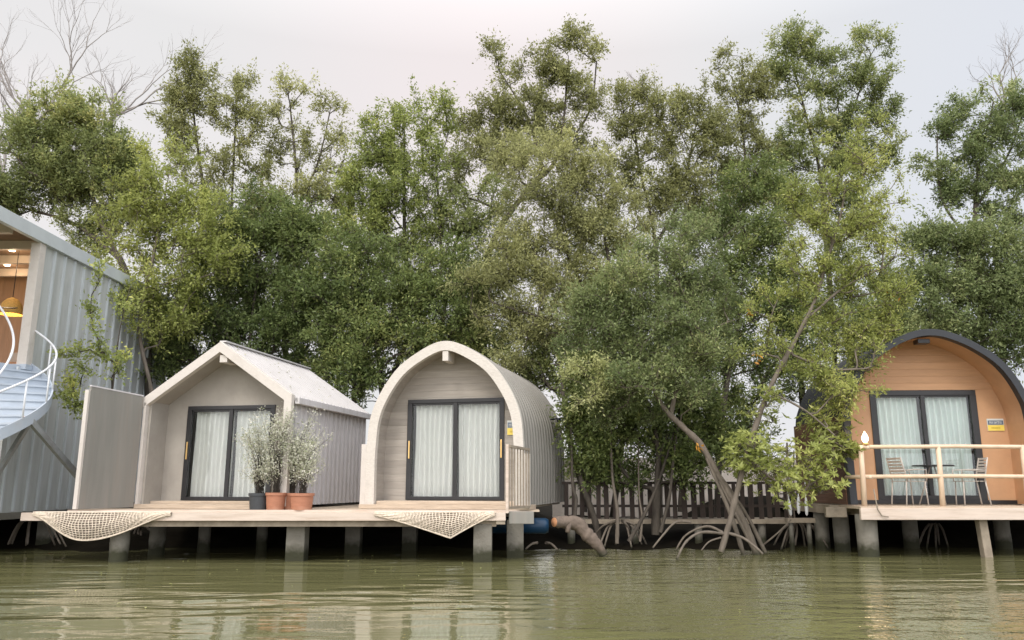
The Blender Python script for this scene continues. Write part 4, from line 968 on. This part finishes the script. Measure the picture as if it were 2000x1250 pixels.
tree('mangrove_tree', 'bushy dark green tree directly behind the taupe pod roof', 'tree',
     [[(700, 1010, 22), (690, 820, 22.2), (700, 650, 22.2), (720, 500, 22.4)]], .14,
     [(690, 510, 80, 60), (640, 590, 70, 60), (730, 600, 90, 70), (800, 560, 50, 60, 22.2, .6), (680, 690, 90, 60), (790, 680, 70, 50), (840, 620, 60, 60), (900, 600, 60, 70), (700, 760, 50, 50), (870, 520, 60, 50, 22.4, .5), (930, 680, 60, 50)], 22.2, 'deep', seed=17, dens=6, lpc=240, group=G)
tree('mangrove_tree', 'tallest tree at the centre with dark bent limbs and airy top', 'tree',
     [[(950, 1010, 25), (935, 760, 25.4), (940, 600, 25.6), (960, 480, 25.8), (1030, 370, 26), (1090, 300, 26.2), (1110, 120, 26.5)], [(975, 440, 25.8), (940, 520, 25.6), (945, 460, 25.6), (1000, 380, 25.8)], [(1060, 330, 26), (1030, 230, 26.4), (970, 130, 26.6)], [(1085, 310, 26), (1150, 220, 26.5), (1165, 120, 26.8)]], .20,
     [(1110, 75, 36, 24), (1150, 100, 34, 24, 26.5, .7), (1060, 130, 50, 30), (1110, 150, 50, 34), (960, 95, 34, 30, 26.5, .35), (990, 150, 40, 30, 26.5, .45), (1140, 200, 44, 40), (1050, 200, 60, 35), (985, 220, 50, 40), (930, 230, 34, 50, 26.5, .7), (1010, 270, 70, 40), (940, 310, 50, 50), (1080, 250, 50, 40, 26.5, .8), (890, 360, 45, 60, 26, .5), (1130, 280, 40, 40, 26.4, .5)], 26.4, 'brownol', seed=18, dens=5, cr_=(.28, .5), lpc=200, group=G)
tree('mangrove_tree', 'dark see-through tree left of the pale olive crown at centre', 'tree',
     [[(870, 1010, 24), (860, 700, 24.2), (880, 520, 24.4), (910, 420, 24.6)]], .14,
     [(910, 430, 70, 50), (850, 470, 60, 60, 24.4, .5), (940, 500, 60, 60, 24.4, .5), (860, 390, 50, 40, 24.4, .6), (880, 560, 90, 50, 24.4, .45), (800, 520, 70, 60, 24.4, .4), (960, 400, 40, 40)], 24.4, 'dark', seed=19, dens=5, lpc=190, group=G)
tree('mangrove_tree', 'pale olive feathery tree spreading above the right side of the pod', 'tree',
     [[(1195, 1020, 20.4), (1215, 820, 20.6), (1180, 650, 20.8), (1110, 500, 21.2), (1070, 380, 21.4)], [(1175, 640, 20.8), (1060, 620, 20.6), (960, 590, 20.6)], [(1190, 680, 20.6), (1190, 520, 21), (1160, 360, 21.4)]], .15,
     [(1075, 320, 75, 45), (1010, 300, 50, 40, 22), (1150, 350, 60, 50), (1060, 400, 80, 50), (1150, 430, 80, 50), (1220, 420, 50, 50, 21.3, .7), (1040, 480, 75, 40), (970, 550, 70, 38), (1070, 550, 80, 45), (1180, 500, 80, 50), (920, 575, 32, 24), (1000, 620, 60, 40), (1090, 640, 60, 50), (1010, 690, 50, 40, 20.6, .7)], 21, 'olive', seed=20, dens=6, lpc=290, ll=(.06, .095), lw=.36, group=G)
tree('mangrove_tree', 'brown-olive rounded tree between the tall centre and tall right trees', 'tree',
     [[(1290, 1010, 24.6), (1285, 760, 24.8), (1280, 480, 25), (1250, 330, 25.2), (1235, 210, 25.3)], [(1280, 480, 25), (1330, 380, 25.2), (1360, 240, 25.3)]], .16,
     [(1235, 190, 42, 32), (1225, 250, 40, 40), (1290, 230, 50, 40), (1350, 220, 46, 34), (1300, 290, 60, 40), (1230, 320, 40, 40), (1380, 280, 50, 45), (1280, 370, 70, 45), (1350, 370, 60, 45), (1300, 430, 60, 35), (1390, 430, 50, 40)], 25, 'brownol', seed=21, dens=5, lpc=220, group=G)
tree('mangrove_tree', 'narrow airy tree just left of the tallest right tree', 'tree',
     [[(1400, 1010, 25.6), (1420, 700, 25.8), (1450, 450, 26), (1455, 300, 26), (1430, 150, 26.2)]], .13,
     [(1420, 130, 42, 28, 26, .6), (1440, 185, 45, 35), (1480, 170, 35, 40), (1440, 250, 45, 40), (1480, 290, 45, 45), (1420, 330, 50, 45), (1470, 380, 60, 50), (1430, 460, 60, 50)], 26, 'brownol', seed=22, dens=4.6, cr_=(.26, .48), lpc=180, group=G)
tree('mangrove_tree', 'tallest tree on the right with dark forked trunk and ragged high crowns', 'tree',
     [[(1640, 1010, 25), (1630, 700, 25.4), (1612, 450, 25.8), (1600, 330, 26), (1570, 210, 26.2), (1545, 110, 26.4)], [(1602, 340, 26), (1660, 230, 26.2), (1700, 110, 26.4)], [(1605, 360, 26), (1680, 280, 26), (1750, 250, 26.2)]], .18,
     [(1560, 90, 50, 34), (1530, 130, 36, 34), (1610, 110, 45, 30), (1575, 165, 50, 36), (1700, 90, 46, 34, 26.2, .7), (1640, 165, 45, 34), (1700, 160, 42, 40), (1660, 230, 50, 40), (1730, 215, 40, 40, 26.2, .7), (1590, 235, 50, 40), (1545, 300, 50, 45), (1620, 310, 60, 45), (1700, 300, 55, 50), (1560, 390, 60, 50), (1640, 410, 60, 50)], 26, 'dark', seed=23, dens=4.8, cr_=(.26, .48), lpc=190, group=G)
tree('mangrove_tree', 'light green open tree at the right edge of the skyline', 'tree',
     [[(1900, 1010, 23.8), (1920, 700, 23.8), (1905, 480, 24), (1910, 340, 24), (1940, 200, 24.2)], [(1905, 480, 24), (1840, 390, 24), (1830, 260, 24)], [(1910, 400, 24), (1970, 300, 24.3), (2010, 180, 24.4)]], .16,
     [(1950, 185, 46, 30), (1990, 220, 40, 45), (1895, 230, 40, 36), (1840, 250, 40, 28, 24, .8), (1940, 270, 50, 40), (1880, 310, 50, 36, 24, .8), (1830, 340, 45, 35, 24, .6), (1960, 350, 60, 40), (1880, 390, 60, 40), (1980, 430, 60, 45), (2030, 330, 50, 60)], 24, 'bluegr', seed=24, dens=4.8, cr_=(.28, .5), lpc=210, group=G)
tree('mangrove_tree', 'dense cool green tree directly behind the orange cabin', 'tree',
     [[(1850, 1010, 22.6), (1860, 760, 22.6), (1865, 600, 22.6), (1870, 500, 22.6)]], .15,
     [(1880, 480, 70, 45), (1960, 500, 70, 50), (1820, 470, 50, 50), (1890, 560, 90, 50), (1980, 590, 60, 70), (1810, 560, 60, 60), (1850, 640, 110, 45, 22.6, .8), (1780, 660, 60, 60), (1960, 680, 70, 50), (2040, 560, 50, 90), (1740, 700, 60, 60), (1700, 620, 60, 60)], 22.6, 'bluegr', seed=25, dens=5.6, lpc=230, group=G)
tree('mangrove_tree', 'dark green tree filling behind the fence left of the yellow-green tree', 'tree',
     [[(1400, 1010, 22.6), (1410, 820, 22.6), (1440, 640, 22.8), (1460, 480, 23)]], .17,
     [(1480, 360, 60, 50), (1430, 440, 60, 50, 23, .7), (1500, 470, 60, 60), (1440, 540, 80, 55), (1520, 600, 70, 60), (1400, 640, 70, 55), (1480, 700, 80, 50, 23, .7), (1370, 720, 60, 50, 23, .8), (1580, 700, 70, 60, 23, .7), (1440, 790, 80, 40, 23, .6), (1450, 860, 50, 36), (1400, 880, 40, 30)], 23, 'deep', seed=26, dens=5.4, lpc=230, group=G)
tree('mangrove_tree', 'dark shady tree with thick upright trunk standing right behind the fence', 'tree',
     [[(1280, 1045, 18.9), (1283, 960, 19.0), (1285, 880, 19.2), (1270, 800, 19.4), (1240, 740, 19.6)], [(1284, 900, 19.1), (1310, 840, 19.3), (1360, 790, 19.6)]], .20,
     [(1150, 900, 45, 36), (1220, 905, 60, 34), (1300, 900, 50, 34), (1390, 860, 40, 50), (1165, 930, 36, 22), (1250, 935, 40, 18), (1340, 915, 34, 26, 19.2), (1170, 830, 60, 45), (1240, 860, 60, 40), (1130, 790, 40, 50), (1180, 890, 50, 34), (1320, 860, 60, 40), (1260, 800, 70, 45), (1350, 800, 50, 40), (1150, 740, 50, 40)], 19.4, 'deep', seed=27, dens=7, lpc=240, group=G)
tree('mangrove_tree', 'leaning tree with thick grey trunk bending left over the water at centre right', 'tree',
     [[(1478, 1085, 17.2), (1462, 1040, 17.2), (1435, 985, 17.2), (1400, 925, 17.3), (1370, 870, 17.4), (1335, 835, 17.5), (1300, 800, 17.6), (1275, 755, 17.8), (1258, 690, 18)], [(1310, 812, 17.6), (1330, 740, 17.6), (1385, 650, 17.8), (1450, 620, 18)], [(1350, 690, 17.7), (1345, 600, 17.8), (1310, 520, 18)], [(1262, 700, 18), (1200, 610, 18.2), (1130, 600, 18.2)]], .145,
     [(1300, 730, 60, 34, 17.3, .8), (1370, 690, 50, 36, 17.3, .8), (1230, 740, 60, 34, 17.3, .8), (1330, 640, 60, 34, 17.3, .8), (1380, 780, 50, 30, 17.3, .7), (1240, 560, 80, 45), (1310, 520, 70, 40), (1360, 460, 60, 50, 18.3, .8), (1330, 590, 80, 45), (1220, 630, 80, 45), (1140, 600, 50, 36), (1150, 665, 60, 30), (1260, 700, 80, 40), (1400, 560, 60, 50, 18.3, .7), (1150, 740, 42, 44, 17.4, 1.2, .75), (1130, 780, 26, 30, 17.4, 1.2, .7), (1350, 680, 60, 45), (1190, 790, 50, 34), (1260, 780, 60, 36), (1420, 660, 45, 50, 18.3, .6)], 18, 'bluegr', 'barkl', seed=28, dens=7, cr_=(.24, .42), lpc=230, ll=(.05, .085), lw=.38, group=G,
     roots=[([(1478, 1085, 17.2), (1430, 990, 17.15), (1405, 940, 17.2)], .05, .02), ([(1452, 1082, 17.1), (1425, 1000, 17.1), (1380, 895, 17.3)], .05, .03), ([(1495, 1080, 17.3), (1455, 1000, 17.25), (1400, 920, 17.25)], .045, .03)])
tree('mangrove_tree', 'yellow-green tree with thin slanting trunk and whorled leaves left of the orange cabin', 'tree',
     [[(1408, 1078, 16.6), (1425, 1020, 16.6), (1440, 960, 16.6), (1455, 900, 16.6), (1480, 820, 16.7), (1505, 755, 16.8), (1550, 670, 16.9), (1590, 590, 17), (1615, 510, 17.2), (1642, 420, 17.3), (1652, 350, 17.4)], [(1455, 885, 16.6), (1500, 930, 16.5), (1560, 960, 16.4)], [(1540, 690, 16.9), (1620, 720, 16.8), (1690, 720, 16.7)], [(1500, 765, 16.8), (1570, 800, 16.6), (1630, 850, 16.5)], [(1580, 620, 17), (1650, 560, 17), (1730, 520, 17)]], .085,
     [(1690, 245, 38, 34, 17.6, .5), (1650, 300, 60, 36, 17.5, .7), (1710, 330, 45, 45, 17.4, .7), (1620, 370, 80, 40), (1700, 400, 60, 40), (1570, 430, 60, 36), (1650, 460, 80, 36), (1730, 470, 45, 50), (1560, 500, 60, 36), (1640, 540, 80, 40), (1710, 570, 60, 40), (1550, 580, 60, 34), (1620, 630, 80, 34), (1500, 600, 40, 34, 17, .6), (1700, 650, 50, 36), (1590, 720, 70, 36, 16.9, .8), (1665, 715, 36, 30), (1500, 690, 45, 40, 17, .6), (1620, 800, 50, 40, 16.8, .6), (1530, 810, 55, 40, 16.8, .5), (1490, 890, 55, 40, 16.6, .8), (1560, 900, 55, 36, 16.5, .5), (1620, 900, 30, 30, 16.5, .7), (1580, 960, 50, 24, 16.4, .8), (1530, 940, 40, 30, 16.6, .7), (1440, 880, 40, 30, 16.7, .6), (1660, 760, 50, 30, 16.6, .8), (1640, 690, 50, 30, 16.8, .9), (1740, 620, 40, 60, 17.2, .8), (1460, 930, 40, 34, 16.6, .7), (1615, 730, 40, 40, 17.0, 1.2), (1610, 840, 34, 40, 17.0, 1.0), (1640, 880, 24, 40, 16.9, .8), (1700, 700, 30, 26, 16.7, 1), (1600, 930, 36, 34, 16.9, .8)], 17.2, 'yel', 'barkl', seed=29, dens=6, cr_=(.2, .36), lpc=100, ll=(.06, .10), lw=.34, twigs=6, tip=.007, tw_r=.0065,
     rosette=(3.0, (.09, .16)), hold=.25, group=G,
     roots=[([(1408, 1055, 16.6), (1350, 1042, 16.5), (1300, 1052, 16.3), (1325, 1090, 16.0)], .03, .018)] * 0 + [
         ([(1412, 1042, 16.6), (1370, 1040, 16.4), (1340, 1058, 16.2), (1322, 1092, 16.0)], .032, .02), ([(1412, 1040, 16.6), (1380, 1028, 16.9), (1340, 1045, 17.1), (1320, 1075, 17.2)], .028, .018),
         ([(1418, 1040, 16.6), (1450, 1050, 16.5), (1475, 1068, 16.3), (1490, 1082, 16.2)], .032, .02), ([(1350, 1020, 17.3), (1320, 1020, 17.4), (1295, 1045, 17.3), (1275, 1070, 17.2)], .028, .018), ([(1408, 1050, 16.6), (1385, 1058, 16.5), (1370, 1075, 16.4)], .02, .012),
         ([(1490, 1065, 17.4), (1520, 1040, 17.2), (1545, 1015, 17.2)], .02, .014)])
for k, (lab, x, Y, lf, bl) in enumerate((
    ('low dark tree filling the gap behind the screen panel', 330, 24.5, 'deep', [(330, 640, 60, 60), (380, 560, 70, 60), (300, 700, 60, 60), (400, 690, 60, 60), (440, 480, 60, 60)]),
    ('shaded understory tree behind the gabled cabin roof', 560, 25.5, 'dark', [(500, 600, 80, 70), (600, 540, 80, 70), (640, 660, 70, 70), (540, 480, 70, 50), (620, 450, 50, 50)]),
    ('shaded understory tree between the gabled cabin and pod roofs', 740, 26, 'deep', [(700, 640, 80, 80), (790, 600, 80, 70), (740, 520, 90, 60), (850, 680, 80, 50), (720, 740, 50, 40)]),
    ('shaded understory tree behind the top of the pod arch', 930, 25.5, 'deep', [(900, 560, 70, 60), (960, 640, 70, 60), (900, 660, 60, 40), (1000, 500, 60, 60), (1040, 700, 50, 60)]),
    ('tall understory tree behind the pale olive crown', 1140, 24.5, 'dark', [(1100, 620, 80, 80), (1180, 560, 80, 80), (1120, 740, 60, 70), (1200, 680, 70, 70), (1160, 460, 70, 60)]),
    ('dense understory tree behind the leaning grey trunk', 1330, 24, 'deep', [(1280, 640, 80, 70), (1350, 560, 70, 60), (1330, 720, 80, 60), (1250, 780, 60, 60), (1400, 790, 60, 50), (1180, 820, 50, 50)]),
    ('dense understory tree behind the thin slanting trunk', 1560, 24, 'dark', [(1500, 600, 70, 70), (1590, 560, 80, 60), (1620, 660, 70, 70), (1520, 730, 70, 50), (1650, 500, 60, 60), (1680, 740, 40, 50)]),
    ('dense dark tree behind the left rim of the orange cabin', 1730, 25, 'deep', [(1720, 620, 70, 60), (1780, 560, 70, 60), (1740, 700, 50, 50), (1820, 640, 60, 50), (1750, 480, 40, 50)]),
    ('dense dark tree behind the right side of the orange cabin', 1960, 25, 'deep', [(1920, 620, 70, 70), (1980, 560, 70, 60), (1990, 680, 60, 70), (1900, 540, 60, 50)]))):
    tree('mangrove_tree', lab, 'tree', [[(x, 1000, Y), (x + 8, 800, Y), (x - 6, 640, Y), (x + 4, 540, Y)]], .2, bl, Y, lf, seed=60 + k, dens=2.3, lpc=230, group=G)
# sapling in front of the tall building
tree('sapling', 'small sparse sapling with dark stems growing against the tall grey building wall', 'sapling',
     [[(200, 1000, 18.2), (205, 860, 18.2), (222, 740, 18.2), (235, 640, 18.2), (255, 560, 18.2)]], .03,
     [(190, 545, 14, 14), (170, 610, 16, 10), (185, 640, 22, 12), (165, 690, 22, 12), (205, 680, 24, 12), (215, 730, 20, 12), (145, 745, 20, 16), (150, 790, 24, 24), (170, 720, 16, 10), (235, 700, 14, 10), (235, 600, 16, 10), (140, 700, 10, 8)], 17.6, 'mid', seed=40, dens=11, cr_=(.15, .27), carve=0, lpc=75, twigs=5, ll=(.07, .12), lw=.5)
# leaning dark trunk beside the pod and thin stems among the fence
tree('mangrove_tree', 'dark leaning trunk tree close beside the right flank of the pod', 'tree',
     [[(1172, 1062, 19.2), (1160, 1010, 19.2), (1138, 950, 19.3), (1120, 890, 19.6), (1108, 830, 20), (1100, 760, 20.6), (1090, 690, 21)]], .15,
     [(1090, 700, 50, 40), (1050, 740, 40, 40), (1120, 760, 40, 40), (1020, 720, 40, 30)], 21.2, 'dark', seed=41, dens=5, lpc=210, group=G)
for i, (a, b_, r, lab) in enumerate((((1205, 1062), (1196, 930), .05, 'thin upright grey stem in the water right of the log'), ((1228, 1058), (1290, 930), .05, 'slanting stem in front of the thick dark trunk'), ((1250, 1058), (1248, 960), .03, 'short thin stem left of the thick dark trunk'), ((1122, 1010), (1118, 940), .05, 'short upright stem beside the rear corner of the pod'), ((1545, 1062), (1540, 985), .05, 'short dark stem under the whorled leaves left of the paddles'), ((1290, 1040), (1315, 900), .045, 'slanting stem rising right of the thick dark trunk'), ((1552, 1065), (1551, 1000), .03, 'thin stem just left of the paddles'))):
    Y = 18.5; p = spline([P(*a, Y), P((a[0] + b_[0]) / 2 + 5, (a[1] + b_[1]) / 2, Y + .1), P(*b_, Y + .3), P(b_[0] + (b_[0] - a[0]) * .6, b_[1] - 120, Y + .8)], 6)
    V, Fq = tubes([(p, np.linspace(r, r * .5, len(p)))], 8); o = poly_obj('tree_stem', V, Fq, None, M['bark'] if i % 2 else M['barkl'], None, list(p[0])); o.location = [float(q) for q in p[0]]; tag(o, lab, 'stem', 'thin stems standing along the bank')
def prop_roots(label, cx, cy, Y, seed, n=7, w_=60, h_=50):
    rs = np.random.RandomState(seed); ps = []
    for i in range(n):
        s_ = rs.uniform(-1, 1); a = (cx + s_ * 10, cy - h_, Y + rs.uniform(-.2, .2)); e = (cx + s_ * w_, cy + rs.uniform(0, 8), Y + rs.uniform(-.5, .5)); mdl = (cx + s_ * w_ * .6, cy - h_ * .72, Y)
        q = spline([P(*a), P(*mdl), P(*e)], 7); ps.append((q, np.linspace(.03, .018, len(q))))
    V, Fq = tubes(ps, 7); o0 = ps[0][0][0]; o = poly_obj('prop_roots', V, Fq, None, M['barkl'], None, list(o0)); o.location = [float(q) for q in o0]; tag(o, label, 'roots', 'arching mangrove roots along the waterline')
prop_roots('arching mangrove roots in the shade under the tall building at the left edge', 65, 1062, 18.4, 1, 9, 70, 52)
prop_roots('arching roots under the left part of the long deck', 275, 1068, 19.2, 2, 7, 50, 40)
prop_roots('tangle of roots in the dark under the orange cabin', 1825, 1068, 19.3, 3, 7, 35, 45)
prop_roots('tangled roots right of the log below the fence', 1210, 1062, 18.8, 4, 8, 60, 45)
prop_roots('thin arching root at the deck corner below the pod', 1058, 1068, 17.0, 6, 2, 40, 8)
prop_roots('tangled roots left of the orange cabin under the paddles', 1560, 1066, 18.7, 7, 8, 60, 45)
o = None
rs = np.random.RandomState(9); dp = []
for px, py, Y in ((1465, 606, 16.9), (1476, 694, 16.8), (1747, 570, 16.9), (1362, 872, 17.0)):
    dp += [P(px, py, Y) + rs.randn(3) * .05 for _ in range(7)]
dp = np.array(dp); V, Fq, T = leaf_mesh(rs, dp, rs.randn(len(dp), 3) + np.array([0, 0, -1.2]), rs.uniform(.09, .15, len(dp)), rs.uniform(.04, .06, len(dp)), rs.rand(len(dp)))
sl_tree = [o for o in bpy.data.objects if o.get('label', '').startswith('yellow-green tree with thin slanting')][0]
poly_obj('dead_leaves', V, Fq, T, L['orangel'], sl_tree, list(sl_tree.location))
# pots
def potted(label, px, Y, pot, r, h, blobs, seed, ripple=0):
    p = P(px, 988, Y); z0 = .935
    root = thing('potted_plant', label, 'potted plant', (float(p[0]), Y, z0), 0, 'potted pale-leaved shrubs on the deck')
    m = MB().lathe((0, 0, 0), [(0, 0), (r * .86, 0), (r * .92, h * .4), (r * .97, h * .82), (r * 1.05, h * .84), (r * 1.06, h), (r * .97, h), (r * .93, h * .86), (0, h * .86)], 28)
    m.build('pot', M[pot], root, smooth=False)
    rs = np.random.RandomState(seed); TP = []; LP = []; LA = []; LT = []
    b0 = np.array([0, 0, h * .85])
    for (bx, by, rx, ry) in blobs:
        c = P(bx, by, Y) - np.array([p[0], Y, z0]); k = Y / F_PX; n = max(4, int(rx * ry / 60))
        for i in range(n):
            e = c + unit(rs.randn(3)) * rs.rand() ** .5 * rs.uniform(.7, 1.4) * np.array([rx * k, (rx + ry) / 2 * k, ry * k]); st_ = b0 + rs.randn(3) * np.array([.04, .04, 0])
            mid = st_ * .5 + e * .5 + np.array([(st_[0] - e[0]) * .2, 0, .05]) + rs.randn(3) * .03
            q = spline([st_, mid, e], 5); TP.append((q, np.linspace(.007, .002, len(q))))
            nl = 42; t = rs.uniform(.7, 1.05, nl); idx = np.clip((t * (len(q) - 1)).astype(int), 0, len(q) - 1)
            LP.append(q[idx] + rs.randn(nl, 3) * .06); LA.append(rs.randn(nl, 3)); LT.append(rs.rand(nl) ** .6)
    LP = np.concatenate(LP); n = len(LP); Ls = rs.uniform(.03, .062, n)
    V, Fq, T = leaf_mesh(rs, LP, np.concatenate(LA), Ls, Ls * .5, np.concatenate(LT)); poly_obj('foliage', V, Fq, T, L['pale'], root, (0, 0, 0))
    V, Fq = tubes(TP, 5); poly_obj('stems', V, Fq, None, M['bark'], root, (0, 0, 0))
potted('pale shrub in the black plastic pot, leftmost of the four', 505, 16.62, 'potblack', .20, .33, [(505, 870, 34, 50), (500, 925, 26, 26), (490, 845, 24, 34), (520, 900, 26, 40)], 51)
potted('tall pale shrub in the ridged terracotta pot next to the black pot', 538, 16.55, 'terra', .20, .34, [(535, 825, 44, 38), (550, 875, 38, 46), (525, 905, 20, 34), (560, 808, 26, 22)], 52)
potted('pale shrub in the half hidden terracotta pot second from the right', 566, 16.78, 'terra', .19, .33, [(590, 850, 38, 30), (595, 885, 36, 34), (618, 803, 20, 8), (628, 852, 26, 10), (570, 900, 30, 34)], 53)
potted('pale shrub in the rightmost terracotta pot by the ribbed wall', 589, 16.50, 'terra', .235, .33, [(590, 920, 38, 26), (616, 905, 22, 32), (575, 880, 26, 34), (604, 870, 28, 28)], 54)
rs = np.random.RandomState(78); n = 60; lx, ly = rs.rand(n) ** 1.3 * 1.6, rs.uniform(.3, 4.2, n); LPt = []
for a_, b_ in zip(lx, ly): LPt.append(local((-6.311, 16.924), R(-11), (a_, b_, 4.455 - .68 * a_ + .03)))
V, Fq, T = leaf_mesh(rs, np.array(LPt), rs.randn(n, 3) * np.array([1, 1, .2]), rs.uniform(.04, .09, n), rs.uniform(.02, .04, n), rs.rand(n), up=4); o = poly_obj('leaf_litter', V, Fq, T, L['olive'], None, (0, 0, 0)); tag(o, 'fallen leaves scattered on the right slope of the gabled cabin roof', 'leaves', kind='stuff')
rs = np.random.RandomState(77); n = 90
fp = np.stack([rs.uniform(-7, 8, n), rs.uniform(7.5, 17, n), np.full(n, .012)], 1); fa = unit(np.stack([rs.randn(n), rs.randn(n), np.zeros(n)], 1)); Ls = rs.uniform(.03, .075, n)
V, Fq, T = leaf_mesh(rs, fp, fa, Ls, Ls * .45, rs.rand(n), up=6); o = poly_obj('floating_leaves', V, Fq, T, L['olive'], None, (0, 0, 0)); tag(o, 'small fallen leaves floating scattered on the green water', 'leaves', kind='stuff')
print('LEAVES', NLEAF[0], 'objects', len(bpy.data.objects))
